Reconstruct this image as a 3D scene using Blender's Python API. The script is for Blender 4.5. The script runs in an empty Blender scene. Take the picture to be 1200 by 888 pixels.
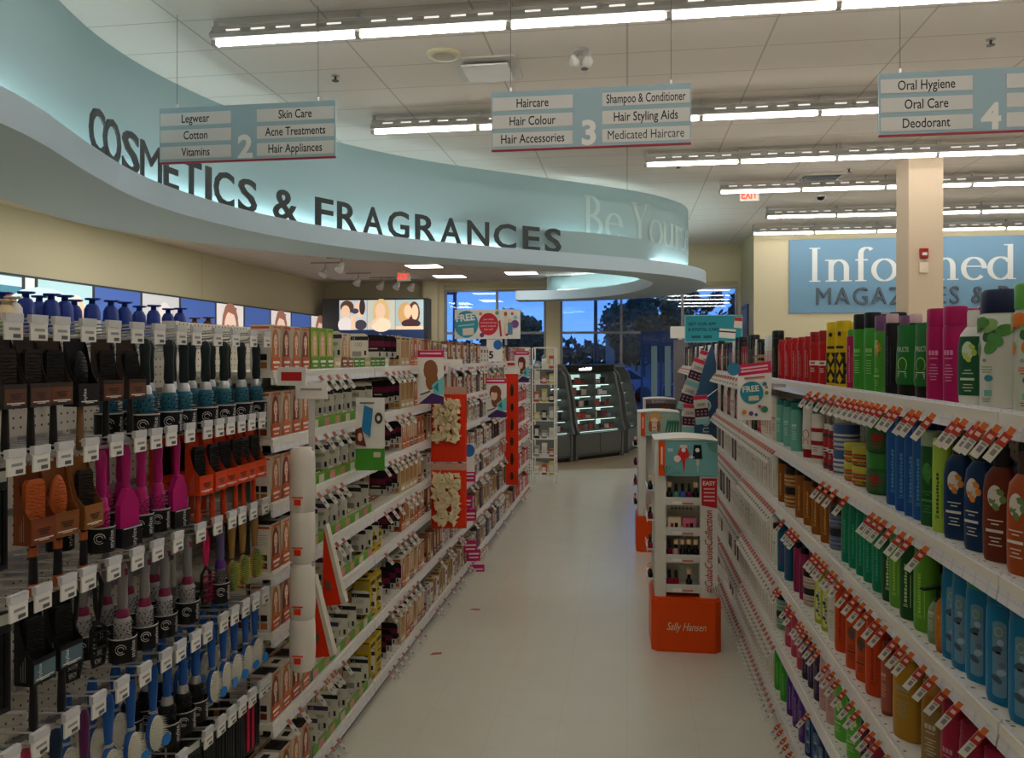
import bpy, math, random
from mathutils import Vector, Matrix
S = bpy.context.scene
COL = S.collection
rnd = random.Random(11)

# ------------------------------------------------------------------ camera, light, exposure
F = 930.0; HY = 419.0; EYE = 1.67
YAW = math.atan(135 / F); CA = math.cos(YAW); SA = math.sin(YAW)
cam = bpy.data.cameras.new('camera'); camo = bpy.data.objects.new('camera', cam); COL.objects.link(camo)
camo.location = (0, 0, EYE); camo.rotation_euler = (math.pi / 2, 0, YAW)
cam.sensor_fit = 'HORIZONTAL'; cam.sensor_width = 36; cam.lens = F / 1200 * 36
cam.shift_y = -(444 - HY) / 1200
cam.clip_start = 0.05; cam.clip_end = 400
S.camera = camo
S.view_settings.view_transform = 'Standard'; S.view_settings.look = 'None'
S.view_settings.gamma = 1; S.view_settings.use_curve_mapping = False
S.view_settings.exposure = 1.67
TUBE_E = 8.0        # fluorescent tubes
COVE_E = 7.0        # cove light on the soffit ledge
TROFFER_E = 3.6
SKY_E = 1.0

w = bpy.data.worlds.new('dusk_sky'); S.world = w; w.use_nodes = True
nt = w.node_tree; nt.nodes.clear()
tc = nt.nodes.new('ShaderNodeTexCoord'); sp = nt.nodes.new('ShaderNodeSeparateXYZ')
rp = nt.nodes.new('ShaderNodeValToRGB'); bg = nt.nodes.new('ShaderNodeBackground'); out = nt.nodes.new('ShaderNodeOutputWorld')
nz = nt.nodes.new('ShaderNodeTexNoise'); nz.inputs['Scale'].default_value = 3.0
mp = nt.nodes.new('ShaderNodeMapping'); mp.inputs['Scale'].default_value = (1, 1, 6)
ad = nt.nodes.new('ShaderNodeMath'); ad.operation = 'MULTIPLY_ADD'; ad.inputs[1].default_value = 0.12
nt.links.new(tc.outputs['Generated'], sp.inputs[0]); nt.links.new(tc.outputs['Generated'], mp.inputs[0])
nt.links.new(mp.outputs[0], nz.inputs['Vector']); nt.links.new(nz.outputs['Fac'], ad.inputs[0]); nt.links.new(sp.outputs['Z'], ad.inputs[2])
nt.links.new(ad.outputs[0], rp.inputs[0]); nt.links.new(rp.outputs[0], bg.inputs[0]); nt.links.new(bg.outputs[0], out.inputs[0])
e = rp.color_ramp.elements
e[0].position = 0.03; e[0].color = (0.085, 0.20, 0.50, 1)
e[1].position = 0.30; e[1].color = (0.022, 0.085, 0.36, 1)
bg.inputs[1].default_value = SKY_E

# ------------------------------------------------------------------ picture geometry
def ray(px): return (px - 600.0) / F
def Yat(px, X): t = ray(px); return X * (CA + t * SA) / (t * CA - SA)
def Xat(px, Y): t = ray(px); return Y * (t * CA - SA) / (CA + t * SA)
def Zat(py, X, Y): return EYE + (HY - py) * (-X * SA + Y * CA) / F
def at(px, py, Z):
    d = F * (Z - EYE) / (HY - py); u = ray(px) * d
    return (u * CA - d * SA, u * SA + d * CA)

# ------------------------------------------------------------------ materials
MC = {}
def M(col, rough=0.5, metal=0.0, emit=0.0, alpha=1.0, spec=0.5, noise=0.0, coat=0.0, trans=0.0):
    key = (tuple(round(c, 3) for c in col), rough, metal, emit, alpha, spec, noise, coat, trans)
    if key in MC: return MC[key]
    m = bpy.data.materials.new('mat'); m.use_nodes = True
    n = m.node_tree; b = n.nodes['Principled BSDF']
    b.inputs['Base Color'].default_value = (*col, 1); b.inputs['Roughness'].default_value = rough
    b.inputs['Metallic'].default_value = metal; b.inputs['Specular IOR Level'].default_value = spec
    b.inputs['Coat Weight'].default_value = coat; b.inputs['Transmission Weight'].default_value = trans
    b.inputs['Alpha'].default_value = alpha
    if emit:
        b.inputs['Emission Color'].default_value = (*col, 1); b.inputs['Emission Strength'].default_value = emit
    if noise:
        t = n.nodes.new('ShaderNodeTexCoord'); z = n.nodes.new('ShaderNodeTexNoise'); z.inputs['Scale'].default_value = 40
        h = n.nodes.new('ShaderNodeHueSaturation'); h.inputs['Color'].default_value = (*col, 1)
        k = n.nodes.new('ShaderNodeMath'); k.operation = 'MULTIPLY_ADD'; k.inputs[1].default_value = noise; k.inputs[2].default_value = 1 - noise / 2
        n.links.new(t.outputs['Object'], z.inputs['Vector']); n.links.new(z.outputs['Fac'], k.inputs[0])
        n.links.new(k.outputs[0], h.inputs['Value']); n.links.new(h.outputs[0], b.inputs['Base Color'])
    MC[key] = m; return m
def srgb(r, g, b):
    f = lambda c: (c / 255 / 12.92) if c <= 10 else ((c / 255 + 0.055) / 1.055) ** 2.4
    return (f(r), f(g), f(b))
def C(r, g, b, rough=0.45, **k):
    k.setdefault('spec', 0.28)
    return M(srgb(r, g, b), rough, **k)

def grid_mat(name, col, line, sx, sy, wx, wy, axes='XY', rough=0.6, ox=0.0, oy=0.0, nscale=0, namp=0.0, dots=False, spec=0.5, bump=0.0):
    """tiles / pegboard: lines (or dots) on a plain colour, laid out in metres on the surface itself"""
    m = bpy.data.materials.new(name); m.use_nodes = True; n = m.node_tree; b = n.nodes['Principled BSDF']
    b.inputs['Roughness'].default_value = rough; b.inputs['Specular IOR Level'].default_value = spec
    t = n.nodes.new('ShaderNodeTexCoord'); s = n.nodes.new('ShaderNodeSeparateXYZ'); n.links.new(t.outputs['Object'], s.inputs[0])
    def mth(op, a, c=None):
        k = n.nodes.new('ShaderNodeMath'); k.operation = op
        for i, v in enumerate((a, c)):
            if v is None: continue
            if isinstance(v, (int, float)): k.inputs[i].default_value = v
            else: n.links.new(v, k.inputs[i])
        return k.outputs[0]
    def axis(a, sc, o): return mth('ABSOLUTE', mth('SUBTRACT', mth('FRACT', mth('DIVIDE', mth('ADD', s.outputs[a], o + 100 * sc), sc)), 0.5))
    a = axis(axes[0], sx, ox); c = axis(axes[1], sy, oy)
    if dots:
        a = mth('MULTIPLY', a, sx); c = mth('MULTIPLY', c, sy)
        d = mth('SQRT', mth('ADD', mth('MULTIPLY', a, a), mth('MULTIPLY', c, c))); mask = mth('LESS_THAN', d, wx)
    else:
        mask = mth('MAXIMUM', mth('GREATER_THAN', a, 0.5 - wx / sx / 2), mth('GREATER_THAN', c, 0.5 - wy / sy / 2))
    mix = n.nodes.new('ShaderNodeMix'); mix.data_type = 'RGBA'
    mix.inputs['A'].default_value = (*col, 1); mix.inputs['B'].default_value = (*line, 1)
    n.links.new(mask, mix.inputs['Factor']); res = mix.outputs['Result']
    if nscale:
        z = n.nodes.new('ShaderNodeTexNoise'); z.inputs['Scale'].default_value = nscale; z.inputs['Detail'].default_value = 6
        n.links.new(t.outputs['Object'], z.inputs['Vector'])
        h = n.nodes.new('ShaderNodeHueSaturation'); n.links.new(res, h.inputs['Color'])
        k = n.nodes.new('ShaderNodeMath'); k.operation = 'MULTIPLY_ADD'; k.inputs[1].default_value = namp; k.inputs[2].default_value = 1 - namp / 2
        n.links.new(z.outputs['Fac'], k.inputs[0]); n.links.new(k.outputs[0], h.inputs['Value']); res = h.outputs[0]
        if bump:
            bp = n.nodes.new('ShaderNodeBump'); bp.inputs['Strength'].default_value = bump; bp.inputs['Distance'].default_value = 0.01
            n.links.new(z.outputs['Fac'], bp.inputs['Height']); n.links.new(bp.outputs[0], b.inputs['Normal'])
    n.links.new(res, b.inputs['Base Color'])
    return m

WHITE = C(226, 224, 214, 0.4); BLACK = C(18, 18, 20, 0.35); DGREY = C(70, 72, 74, 0.45); MGREY = C(130, 132, 132, 0.45)
SHELFM = C(222, 220, 212, 0.4); CHROME = M((0.6, 0.6, 0.62), 0.3, 0.9); PAPER = C(232, 230, 224, 0.6)

# ------------------------------------------------------------------ mesh building
TXT = {}
def glyphs(s, size, shear=0.0, bold=0.0, spacing=1.0):
    """flat outline of a word from the built-in font: vertices, faces, width"""
    key = (s, size, shear, bold, spacing)
    if key in TXT: return TXT[key]
    c = bpy.data.curves.new('t', 'FONT'); c.body = s; c.size = size; c.shear = shear; c.offset = bold * size; c.space_character = spacing
    c.resolution_u = 3; c.dimensions = '2D'; c.fill_mode = 'BOTH'
    o = bpy.data.objects.new('t', c); COL.objects.link(o); bpy.context.view_layer.update()
    me = o.evaluated_get(bpy.context.evaluated_depsgraph_get()).to_mesh()
    v = [(p.co.x, p.co.y) for p in me.vertices]; f = [tuple(p.vertices) for p in me.polygons]
    o.evaluated_get(bpy.context.evaluated_depsgraph_get()).to_mesh_clear()
    bpy.data.objects.remove(o); bpy.data.curves.remove(c)
    x0 = min(p[0] for p in v); x1 = max(p[0] for p in v)
    v = [(p[0] - x0, p[1]) for p in v]
    TXT[key] = (v, f, x1 - x0); return TXT[key]

class MB:
    def __init__(s): s.v = []; s.f = []; s.m = []; s.s = []; s.mats = []; s.lay = 0
    def mi(s, mat):
        if mat not in s.mats: s.mats.append(mat)
        return s.mats.index(mat)
    def add(s, vs, fs, mat, smooth=False):
        n = len(s.v); s.v += [tuple(p) for p in vs]; k = s.mi(mat)
        for f in fs: s.f.append(tuple(n + i for i in f)); s.m.append(k); s.s.append(smooth)
    def quad(s, pts, mat): s.add(pts, [tuple(range(len(pts)))], mat)
    def bx(s, x0, x1, y0, y1, z0, z1, mat, bev=0.0):
        if bev:
            b = bev
            p = [(x0 + b, y0), (x1 - b, y0), (x1, y0 + b), (x1, y1 - b), (x1 - b, y1), (x0 + b, y1), (x0, y1 - b), (x0, y0 + b)]
            s.prism([(a[0], a[1]) for a in p], z0, z1, mat); return
        v = [(x, y, z) for z in (z0, z1) for x, y in ((x0, y0), (x1, y0), (x1, y1), (x0, y1))]
        s.add(v, [(3, 2, 1, 0), (4, 5, 6, 7), (0, 1, 5, 4), (1, 2, 6, 5), (2, 3, 7, 6), (3, 0, 4, 7)], mat)
    def prism(s, p, a, b, mat, axis='Z', smooth=False):
        n = len(p)
        f = {'Z': lambda q, h: (q[0], q[1], h), 'Y': lambda q, h: (q[0], h, q[1]), 'X': lambda q, h: (h, q[0], q[1])}[axis]
        v = [f(q, a) for q in p] + [f(q, b) for q in p]
        s.add(v, [tuple(range(n - 1, -1, -1)), tuple(range(n, 2 * n))], mat)
        s.add(v, [(i, (i + 1) % n, n + (i + 1) % n, n + i) for i in range(n)], mat, smooth)
    def lathe(s, prof, mat, n=14, sx=1.0, sy=1.0, c=(0, 0, 0), ex=2.0, smooth=True, a0=None, a1=None, axis='Z', cap=True):
        """prof: (radius, height) bottom to top; sx, sy stretch; ex > 2 squares the section"""
        full = a0 is None
        A = [2 * math.pi * i / n for i in range(n)] if full else [a0 + (a1 - a0) * i / n for i in range(n + 1)]
        k = len(A); v = []
        for r, z in prof:
            for a in A:
                ca, sa = math.cos(a), math.sin(a)
                q = (abs(ca) ** ex + abs(sa) ** ex) ** (-1 / ex)
                x, y = r * sx * ca * q, r * sy * sa * q
                if axis == 'Z': v.append((c[0] + x, c[1] + y, c[2] + z))
                elif axis == 'Y': v.append((c[0] + x, c[1] + z, c[2] + y))
                else: v.append((c[0] + z, c[1] + x, c[2] + y))
        fs = []
        for j in range(len(prof) - 1):
            for i in range(k if full else k - 1):
                i2 = (i + 1) % k; fs.append((j * k + i, j * k + i2, (j + 1) * k + i2, (j + 1) * k + i))
        s.add(v, fs, mat, smooth)
        if full and cap:
            if prof[0][0] > 1e-4: s.add(v[:k], [tuple(range(k - 1, -1, -1))], mat)
            if prof[-1][0] > 1e-4: s.add(v[-k:], [tuple(range(k))], mat)
    def tube(s, pts, r, mat, n=6, closed=False, flat=1.0):
        P = [Vector(p) for p in pts]; v = []; k = len(P)
        for i, p in enumerate(P):
            a = P[(i - 1) % k] if (i > 0 or closed) else P[0]; b = P[(i + 1) % k] if (i < k - 1 or closed) else P[-1]
            d = (b - a).normalized(); up = Vector((0, 0, 1)) if abs(d.z) < 0.9 else Vector((0, 1, 0))
            x = d.cross(up).normalized(); y = x.cross(d)
            rr = r[i] if isinstance(r, (list, tuple)) else r
            for j in range(n):
                t = 2 * math.pi * j / n; v.append(p + x * (rr * math.cos(t)) + y * (rr * flat * math.sin(t)))
        fs = [(i * n + j, i * n + (j + 1) % n, ((i + 1) % k) * n + (j + 1) % n, ((i + 1) % k) * n + j) for i in range(k if closed else k - 1) for j in range(n)]
        s.add(v, fs, mat, True)
        if not closed: s.add(v[:n], [tuple(range(n))], mat); s.add(v[-n:], [tuple(range(n - 1, -1, -1))], mat)
    def text(s, st, x, z, size, mat, y=0.0, align='C', shear=0.0, bold=0.0, rot=0.0, spacing=1.0, maxw=None, depth=0.0, xs=1.0):
        v, f, wd = glyphs(st, size, shear, bold, spacing); k = xs
        if maxw and wd * k > maxw: k = maxw / wd
        o = {'C': -wd * k / 2, 'L': 0, 'R': -wd * k}[align]; cr, sr = math.cos(rot), math.sin(rot)
        P = [(x + (p[0] * k + o) * cr - p[1] * sr, z + (p[0] * k + o) * sr + p[1] * cr) for p in v]
        s.add([(p[0], y, p[1]) for p in P], f, mat)
        if depth:
            s.add([(p[0], y + depth, p[1]) for p in P], [tuple(reversed(q)) for q in f], mat)
            cnt = {}
            for q in f:
                for i in range(len(q)):
                    cnt[(q[i], q[(i + 1) % len(q)])] = 1
            n = len(P); vv = [(p[0], y, p[1]) for p in P] + [(p[0], y + depth, p[1]) for p in P]
            s.add(vv, [(a + n, b + n, b, a) for (a, b) in cnt if (b, a) not in cnt], mat)
        return wd * k
    # flat printed artwork facing -Y, each print a hair in front of the last
    def L(s): s.lay += 1; return -0.0004 * s.lay
    def pr(s, x, z, wd, h, mat, rot=0.0):
        y = s.L(); cr, sr = math.cos(rot), math.sin(rot)
        s.quad([(x + a * cr - b * sr, y, z + a * sr + b * cr) for a, b in ((-wd / 2, -h / 2), (wd / 2, -h / 2), (wd / 2, h / 2), (-wd / 2, h / 2))], mat)
    def pe(s, x, z, rx, rz, mat, n=14, rot=0.0):
        y = s.L(); cr, sr = math.cos(rot), math.sin(rot); q = []
        for i in range(n):
            a = 2 * math.pi * i / n; u, v = rx * math.cos(a), rz * math.sin(a); q.append((x + u * cr - v * sr, y, z + u * sr + v * cr))
        s.quad(q, mat)
    def pp(s, pts, mat): y = s.L(); s.quad([(p[0], y, p[1]) for p in pts], mat)
    def pt(s, st, x, z, size, mat, **k): y = s.L(); return s.text(st, x, z, size, mat, y=y, **k)
    def xf(s, mtx, start=0):
        s.v[start:] = [tuple(mtx @ Vector(p)) for p in s.v[start:]]
        return s
    def merge(s, o, mtx=None):
        n = len(s.v); s.v += [tuple(mtx @ Vector(p)) for p in o.v] if mtx else o.v
        mp = [s.mi(m) for m in o.mats]
        s.f += [tuple(n + i for i in f) for f in o.f]; s.m += [mp[i] for i in o.m]; s.s += o.s
    def mesh(s, name):
        me = bpy.data.meshes.new(name); me.from_pydata(s.v, [], s.f)
        for m in s.mats: me.materials.append(m)
        me.polygons.foreach_set('material_index', s.m); me.polygons.foreach_set('use_smooth', s.s); me.update()
        return me
    def build(s, name, parent=None, loc=(0, 0, 0), rot=0.0, **tags):
        return ob(name, s.mesh(name), parent, loc, rot, **tags)
def T(x, y, z, rz=0.0, rx=0.0, ry=0.0):
    return Matrix.Translation((x, y, z)) @ Matrix.Rotation(rz, 4, 'Z') @ Matrix.Rotation(ry, 4, 'Y') @ Matrix.Rotation(rx, 4, 'X')
def ob(name, data, parent=None, loc=(0, 0, 0), rot=0.0, label=None, cat=None, group=None, kind=None):
    o = bpy.data.objects.new(name, data); COL.objects.link(o)
    o.location = loc; o.rotation_euler = (0, 0, rot)
    if parent: o.parent = parent
    if label: o['label'] = label
    if cat: o['category'] = cat
    if group: o['group'] = group
    if kind: o['kind'] = kind
    return o
def thing(name, label, cat, loc=(0, 0, 0), rot=0.0, group=None): return ob(name, None, None, loc, rot, label, cat, group)
def struct(name, mb): return mb.build(name, kind='structure')

# repeats: templates (list of part name, mesh, parent index), then copies with labels told apart by where they stand
ORD = ['first', 'second', 'third', 'fourth', 'fifth', 'sixth', 'seventh', 'eighth', 'ninth', 'tenth', 'eleventh', 'twelfth', 'thirteenth', 'fourteenth', 'fifteenth', 'sixteenth', 'seventeenth', 'eighteenth', 'nineteenth']
def ordinal(i):
    if i < 19: return ORD[i]
    t, u = divmod(i + 1, 10)
    tens = {2: ('twentieth', 'twenty'), 3: ('thirtieth', 'thirty'), 4: ('fortieth', 'forty'), 5: ('fiftieth', 'fifty'), 6: ('sixtieth', 'sixty')}[t]
    return tens[0] if u == 0 else tens[1] + '-' + ORD[u - 1]
REG = []
class Tmpl:
    def __init__(s, name, cat): s.name = name; s.cat = cat; s.parts = []
    def part(s, name, mb, parent=0, label=None): s.parts.append((name, mb.mesh(name), parent, label)); return len(s.parts)
    def put(s, loc, rot, look, place, group=None, key=None, tilt=None, count='from near end', scale=None):
        root = ob(s.name, None if s.root is None else s.root, None, loc, rot, None, s.cat, group)
        if scale: root.scale = scale if isinstance(scale, tuple) else (scale,) * 3
        if tilt: root.rotation_euler = (tilt[0], tilt[1], rot)
        L = [root]
        for n, me, p, lb in s.parts: L.append(ob(n, me, L[p], label=lb))
        REG.append((look, place, loc[1] if key is None else key, root, count))
        return root
    root = None
def resolve_labels():
    d = {}
    for r in REG: d.setdefault((r[0], r[1], r[4]), []).append(r)
    for (look, place, cnt), rs in d.items():
        rs.sort(key=lambda r: r[2])
        for i, r in enumerate(rs):
            r[3]['label'] = f'{look}, {place}' if len(rs) == 1 else f'{look}, {place}, {ordinal(i)} {cnt}'
# ------------------------------------------------------------------ the room
CZ = 4.45           # main ceiling
KZ = 3.63           # lower ceiling over the cosmetics floor
XL = -7.9; YB = 20.0; XR = 14.0; YN = -4.0; XC = 2.75; YI = 18.0
CREAM = C(216, 205, 172, 0.75)
FLOORM = grid_mat('vinyl_tile', srgb(203, 200, 186), srgb(188, 185, 170), 0.305, 0.305, 0.002, 0.002, rough=0.22, nscale=3.5, namp=0.10, spec=0.45)
CEILM = grid_mat('ceiling_tile', srgb(226, 217, 209), srgb(190, 182, 173), 1.22, 0.61, 0.018, 0.014, rough=0.9, nscale=60, namp=0.08, spec=0.1)

def border(x): return 11.75 + 0.27 * (x + 1.2)
bxs = [XL, -5, -3, -1.2, 0.5, XC]
m = MB(); m.quad([(XL, YN, 0), (XR, YN, 0), (XR, YI, 0), (XC, YI, 0)] + [(x, border(x), 0) for x in reversed(bxs)], FLOORM); struct('floor', m)
BRN = grid_mat('cosmetics_floor', srgb(150, 134, 108), srgb(132, 118, 96), 0.9, 0.15, 0.003, 0.003, rough=0.3, nscale=8, namp=0.2)
m = MB(); m.quad([(x, border(x), 0) for x in bxs] + [(XC, YB, 0), (XL, YB, 0)], BRN); struct('floor_cosmetics', m)
m = MB(); m.bx(XL - .1, XR + .1, YN - .1, YB + .3, CZ, CZ + .1, CEILM); struct('ceiling', m)
m = MB(); m.bx(XL - .15, XL, YN, YB + .2, 0, CZ, CREAM); m.bx(XL, XL + .004, 13.9, 13.91, 2.8, 3.6, C(190, 180, 150)); struct('wall_left', m)
m = MB(); m.bx(XR, XR + .15, YN, YI, 0, CZ, CREAM); struct('wall_right', m)
m = MB(); m.bx(XL, XR, YN - .15, YN, 0, CZ, CREAM); struct('wall_near', m)
m = MB(); m.bx(XC, XR, YI, YI + .15, 0, CZ, CREAM); struct('wall_magazines', m)
m = MB(); m.bx(XC, XC + .15, YI + .15, YB + .15, 0, CZ, CREAM); struct('wall_return', m)
# wall with the windows: openings W1 and W2
W1 = (-4.68, -2.03); W2 = (-1.68, 2.68); WZ0 = 0.12; WZ1 = 3.42; TR = 2.30
m = MB()
m.bx(XL, W1[0], YB, YB + .15, 0, CZ, CREAM); m.bx(W1[1], W2[0], YB, YB + .15, 0, CZ, CREAM); m.bx(W2[1], XC, YB, YB + .15, 0, CZ, CREAM)
m.bx(W1[0], W1[1], YB, YB + .15, WZ1, CZ, CREAM); m.bx(W2[0], W2[1], YB, YB + .15, WZ1, CZ, CREAM)
m.bx(W1[0], W1[1], YB, YB + .15, 0, WZ0, CREAM); m.bx(W2[0], W2[1], YB, YB + .15, 0, WZ0, CREAM)
struct('wall_back', m)
ALU = C(150, 150, 148, 0.35, metal=0.3); ALUB = C(160, 160, 156, 0.4)
m = MB(); m.bx(W1[0] - .5, W1[0] - .12, YB - .22, YB, 0, CZ - .82, CREAM); struct('trim_pier', m)
m = MB(); m.bx(W1[0], W1[1], YB - .05, YB, WZ1 + .02, WZ1 + .12, C(185, 172, 135)); m.bx(W2[0], W2[1], YB - .05, YB, WZ1 + .02, WZ1 + .12, C(185, 172, 135)); struct('trim_window_head', m)
# panes: glass mixed with a plain reflection of the lit room
gm = bpy.data.materials.new('window_glass'); gm.use_nodes = True; n = gm.node_tree; n.nodes.clear()
o_ = n.nodes.new('ShaderNodeOutputMaterial'); mx = n.nodes.new('ShaderNodeMixShader'); tr = n.nodes.new('ShaderNodeBsdfTransparent'); gl = n.nodes.new('ShaderNodeBsdfGlossy')
fr = n.nodes.new('ShaderNodeFresnel'); fr.inputs[0].default_value = 1.6
tr.inputs[0].default_value = (0.86, 0.92, 0.95, 1); gl.inputs['Roughness'].default_value = 0.01
n.links.new(fr.outputs[0], mx.inputs[0]); n.links.new(tr.outputs[0], mx.inputs[1]); n.links.new(gl.outputs[0], mx.inputs[2]); n.links.new(mx.outputs[0], o_.inputs[0])
GLASS = gm
for i, (a, b, mull) in enumerate(((W1[0], W1[1], [Xat(582, YB)]), (W2[0], W2[1], [Xat(728, YB), Xat(800, YB)]))):
    f = MB()
    for x in [a + .03] + mull + [b - .03]: f.bx(x - .03, x + .03, YB + .02, YB + .12, WZ0, WZ1, ALU)
    for z in (WZ0 + .03, TR, WZ1 - .03): f.bx(a, b, YB + .03, YB + .11, z - .03, z + .03, ALU)
    fo = f.build(f'window_{i + 1}', kind='structure')
    g = MB(); g.bx(a, b, YB + .065, YB + .075, WZ0, WZ1, GLASS); g.build('window_pane', fo)
# glazed entrance inside the window wall
f = MB(); x0, x1 = Xat(752, YB - .6), Xat(797, YB - .6); BLU = C(36, 62, 120, 0.4)
for x in (x0, (x0 + x1) / 2, x1): f.bx(x - .025, x + .025, YB - .62, YB - .56, 0, 2.3, BLU)
for z in (.06, 2.28, 2.0): f.bx(x0, x1, YB - .62, YB - .56, z - .03, z + .03, BLU)
do = f.build('door_1', kind='structure')
g = MB(); g.bx(x0, x1, YB - .595, YB - .585, .05, 2.28, M((.05, .13, .5), .05, alpha=.25)); g.build('door_pane', do)
xm = (x0 + x1) / 2
for s_ in (-1, 1):
    g = MB(); g.bx(xm + s_ * .16 - .07, xm + s_ * .16 + .07, YB - .66, YB - .64, .75, 1.95, C(120, 150, 160)); g.build('door_notice', do)
# door in the return wall
m = MB(); m.bx(XC - .03, XC, 18.7, 19.7, 0, 2.9, DGREY); m.bx(XC - .04, XC - .03, 18.8, 19.6, .1, 2.8, C(120, 120, 110)); struct('door_2', m)
# column
cx0 = 3.79; m = MB(); m.bx(cx0, cx0 + .44, 11.46, 11.97, 0, CZ, C(212, 192, 166, .7)); struct('column', m)
m = MB(); m.bx(-.05, .05, -.05, 0, -.09, .09, C(170, 30, 28)); m.pr(0, -.0, .05, .06, PAPER); m.v = [(x, y if y > -.04 else y - .05 if y > -.01 else y, z) for x, y, z in m.v]
a = thing('fire_alarm_pull', 'red fire alarm pull station on the cream column', 'fire alarm', (Xat(1082, 11.46), 11.46, Zat(297, 4, 11.46)))
m = MB(); m.bx(-.05, .05, -.045, -.001, -.065, .065, C(170, 30, 28)); m.build('housing', a); m = MB(); m.bx(-.03, .03, -.06, -.045, -.03, .01, PAPER); m.build('handle', a)
m = MB(); m.bx(-.055, .055, -.03, -.001, -.07, .07, C(236, 216, 190)); m.bx(-.02, .02, -.036, -.03, -.02, .02, PAPER)
m.build('wall_plate', None, (Xat(1082, 11.46), 11.46, Zat(311, 4, 11.46) - .03), label='cream wall plate under the fire alarm on the column', cat='wall plate')

# ------------------------------------------------------------------ curved soffit
def spline(P, k=8):
    out = []; n = len(P)
    for i in range(n - 1):
        p0 = Vector(P[max(i - 1, 0)]); p1 = Vector(P[i]); p2 = Vector(P[i + 1]); p3 = Vector(P[min(i + 2, n - 1)])
        for j in range(k):
            t = j / k
            out.append(0.5 * ((2 * p1) + (p2 - p0) * t + (2 * p0 - 5 * p1 + 4 * p2 - p3) * t * t + (3 * p1 - p0 - 3 * p2 + p3) * t ** 3))
    out.append(Vector(P[-1])); return out
def resample(P, n):
    L = [0.0]
    for a, b in zip(P, P[1:]): L.append(L[-1] + (b - a).length)
    res = []; j = 0
    for i in range(n):
        d = L[-1] * i / (n - 1)
        while j < len(P) - 2 and L[j + 1] < d: j += 1
        t = (d - L[j]) / max(L[j + 1] - L[j], 1e-9); res.append(P[j].lerp(P[j + 1], min(max(t, 0), 1)))
    return res
def offset(P, d):
    res = []
    for i, p in enumerate(P):
        t = (P[min(i + 1, len(P) - 1)] - P[max(i - 1, 0)]).normalized(); res.append(Vector((p.x - t.y * d, p.y + t.x * d)))
    return res
OUTER = [(-7.85, 1.0), (-6.2, 1.15), (-4.7, 1.7), (-3.85, 2.6), (-3.6, 3.4), (-3.65, 4.19), (-3.74, 4.65), (-3.96, 5.35), (-4.18, 6.2), (-4.24, 6.9), (-4.18, 7.6), (-4.03, 8.3), (-3.74, 9.06), (-3.3, 9.8), (-2.75, 10.5), (-2.05, 11.15), (-1.25, 11.8), (-.45, 12.45), (.345, 13.15), (.94, 13.88), (1.36, 14.75), (1.5, 15.8), (1.4, 16.9), (1.1, 17.8), (.35, 18.7), (-.9, 19.3), (-2.65, 19.5)]
INNER = [(-7.85, 4.3), (-6.6, 4.7), (-5.75, 5.3), (-5.4, 6.1), (-5.5, 6.9), (-5.55, 7.6), (-5.25, 8.56), (-4.75, 9.5), (-4.2, 10.3), (-3.6, 10.85), (-2.9, 11.35), (-2.15, 11.9), (-1.3, 12.45), (-.5, 13.05), (.07, 13.75), (.44, 14.7), (.42, 15.7), (.15, 16.8), (-.35, 17.8), (-1.0, 18.4), (-1.8, 18.75), (-2.65, 18.85)]
NS = 150
PO = resample(spline(OUTER), NS); PI_ = resample(spline(INNER), NS)
LZ0, LZ1 = 3.05, 3.27
SOFF = C(194, 214, 228, 0.6); BAND = C(164, 190, 194, 0.65)
m = MB()
for z, up in ((LZ0, False), (LZ1, True)):
    v = [(p.x, p.y, z) for p in PO] + [(p.x, p.y, z) for p in PI_]
    m.add(v, [(i, i + 1, NS + i + 1, NS + i) if up else (i + 1, i, NS + i, NS + i + 1) for i in range(NS - 1)], SOFF, False)
for P, fl in ((PO, 0), (PI_, 1)):
    v = [(p.x, p.y, LZ0) for p in P] + [(p.x, p.y, LZ1) for p in P]
    m.add(v, [(i, i + 1, NS + i + 1, NS + i) if not fl else (i + 1, i, NS + i, NS + i + 1) for i in range(NS - 1)], SOFF, True)
for i in (0, NS - 1):
    m.quad([(PO[i].x, PO[i].y, LZ0), (PI_[i].x, PI_[i].y, LZ0), (PI_[i].x, PI_[i].y, LZ1), (PO[i].x, PO[i].y, LZ1)], SOFF)
struct('soffit_ledge', m)
def strip(P, z0, z1, mat, mb, th=.05, side=1):
    Q = offset(P, th * side); n = len(P)
    for A, fl in ((P, 0), (Q, 1)):
        v = [(p.x, p.y, z0) for p in A] + [(p.x, p.y, z1) for p in A]
        mb.add(v, [(i, i + 1, n + i + 1, n + i) if fl == (side < 0) else (i + 1, i, n + i, n + i + 1) for i in range(n - 1)], mat, True)
    for i in (0, n - 1): mb.quad([(P[i].x, P[i].y, z0), (Q[i].x, Q[i].y, z0), (Q[i].x, Q[i].y, z1), (P[i].x, P[i].y, z1)], mat)
BO = offset(PO, .33)
bo_end = max(i for i, p in enumerate(BO) if not (p.y > 18 and p.x < -1.95)) + 1
m = MB(); strip(BO[:bo_end], LZ1, CZ, BAND, m); struct('soffit_band_outer', m)
BI = offset(PI_, -.33)
bi_end = max(i for i, p in enumerate(BI) if not (p.y > 18 and p.x < -1.95)) + 1
m = MB(); strip(BI[:bi_end], LZ1, KZ - .002, BAND, m, side=-1); struct('soffit_band_inner', m)
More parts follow.
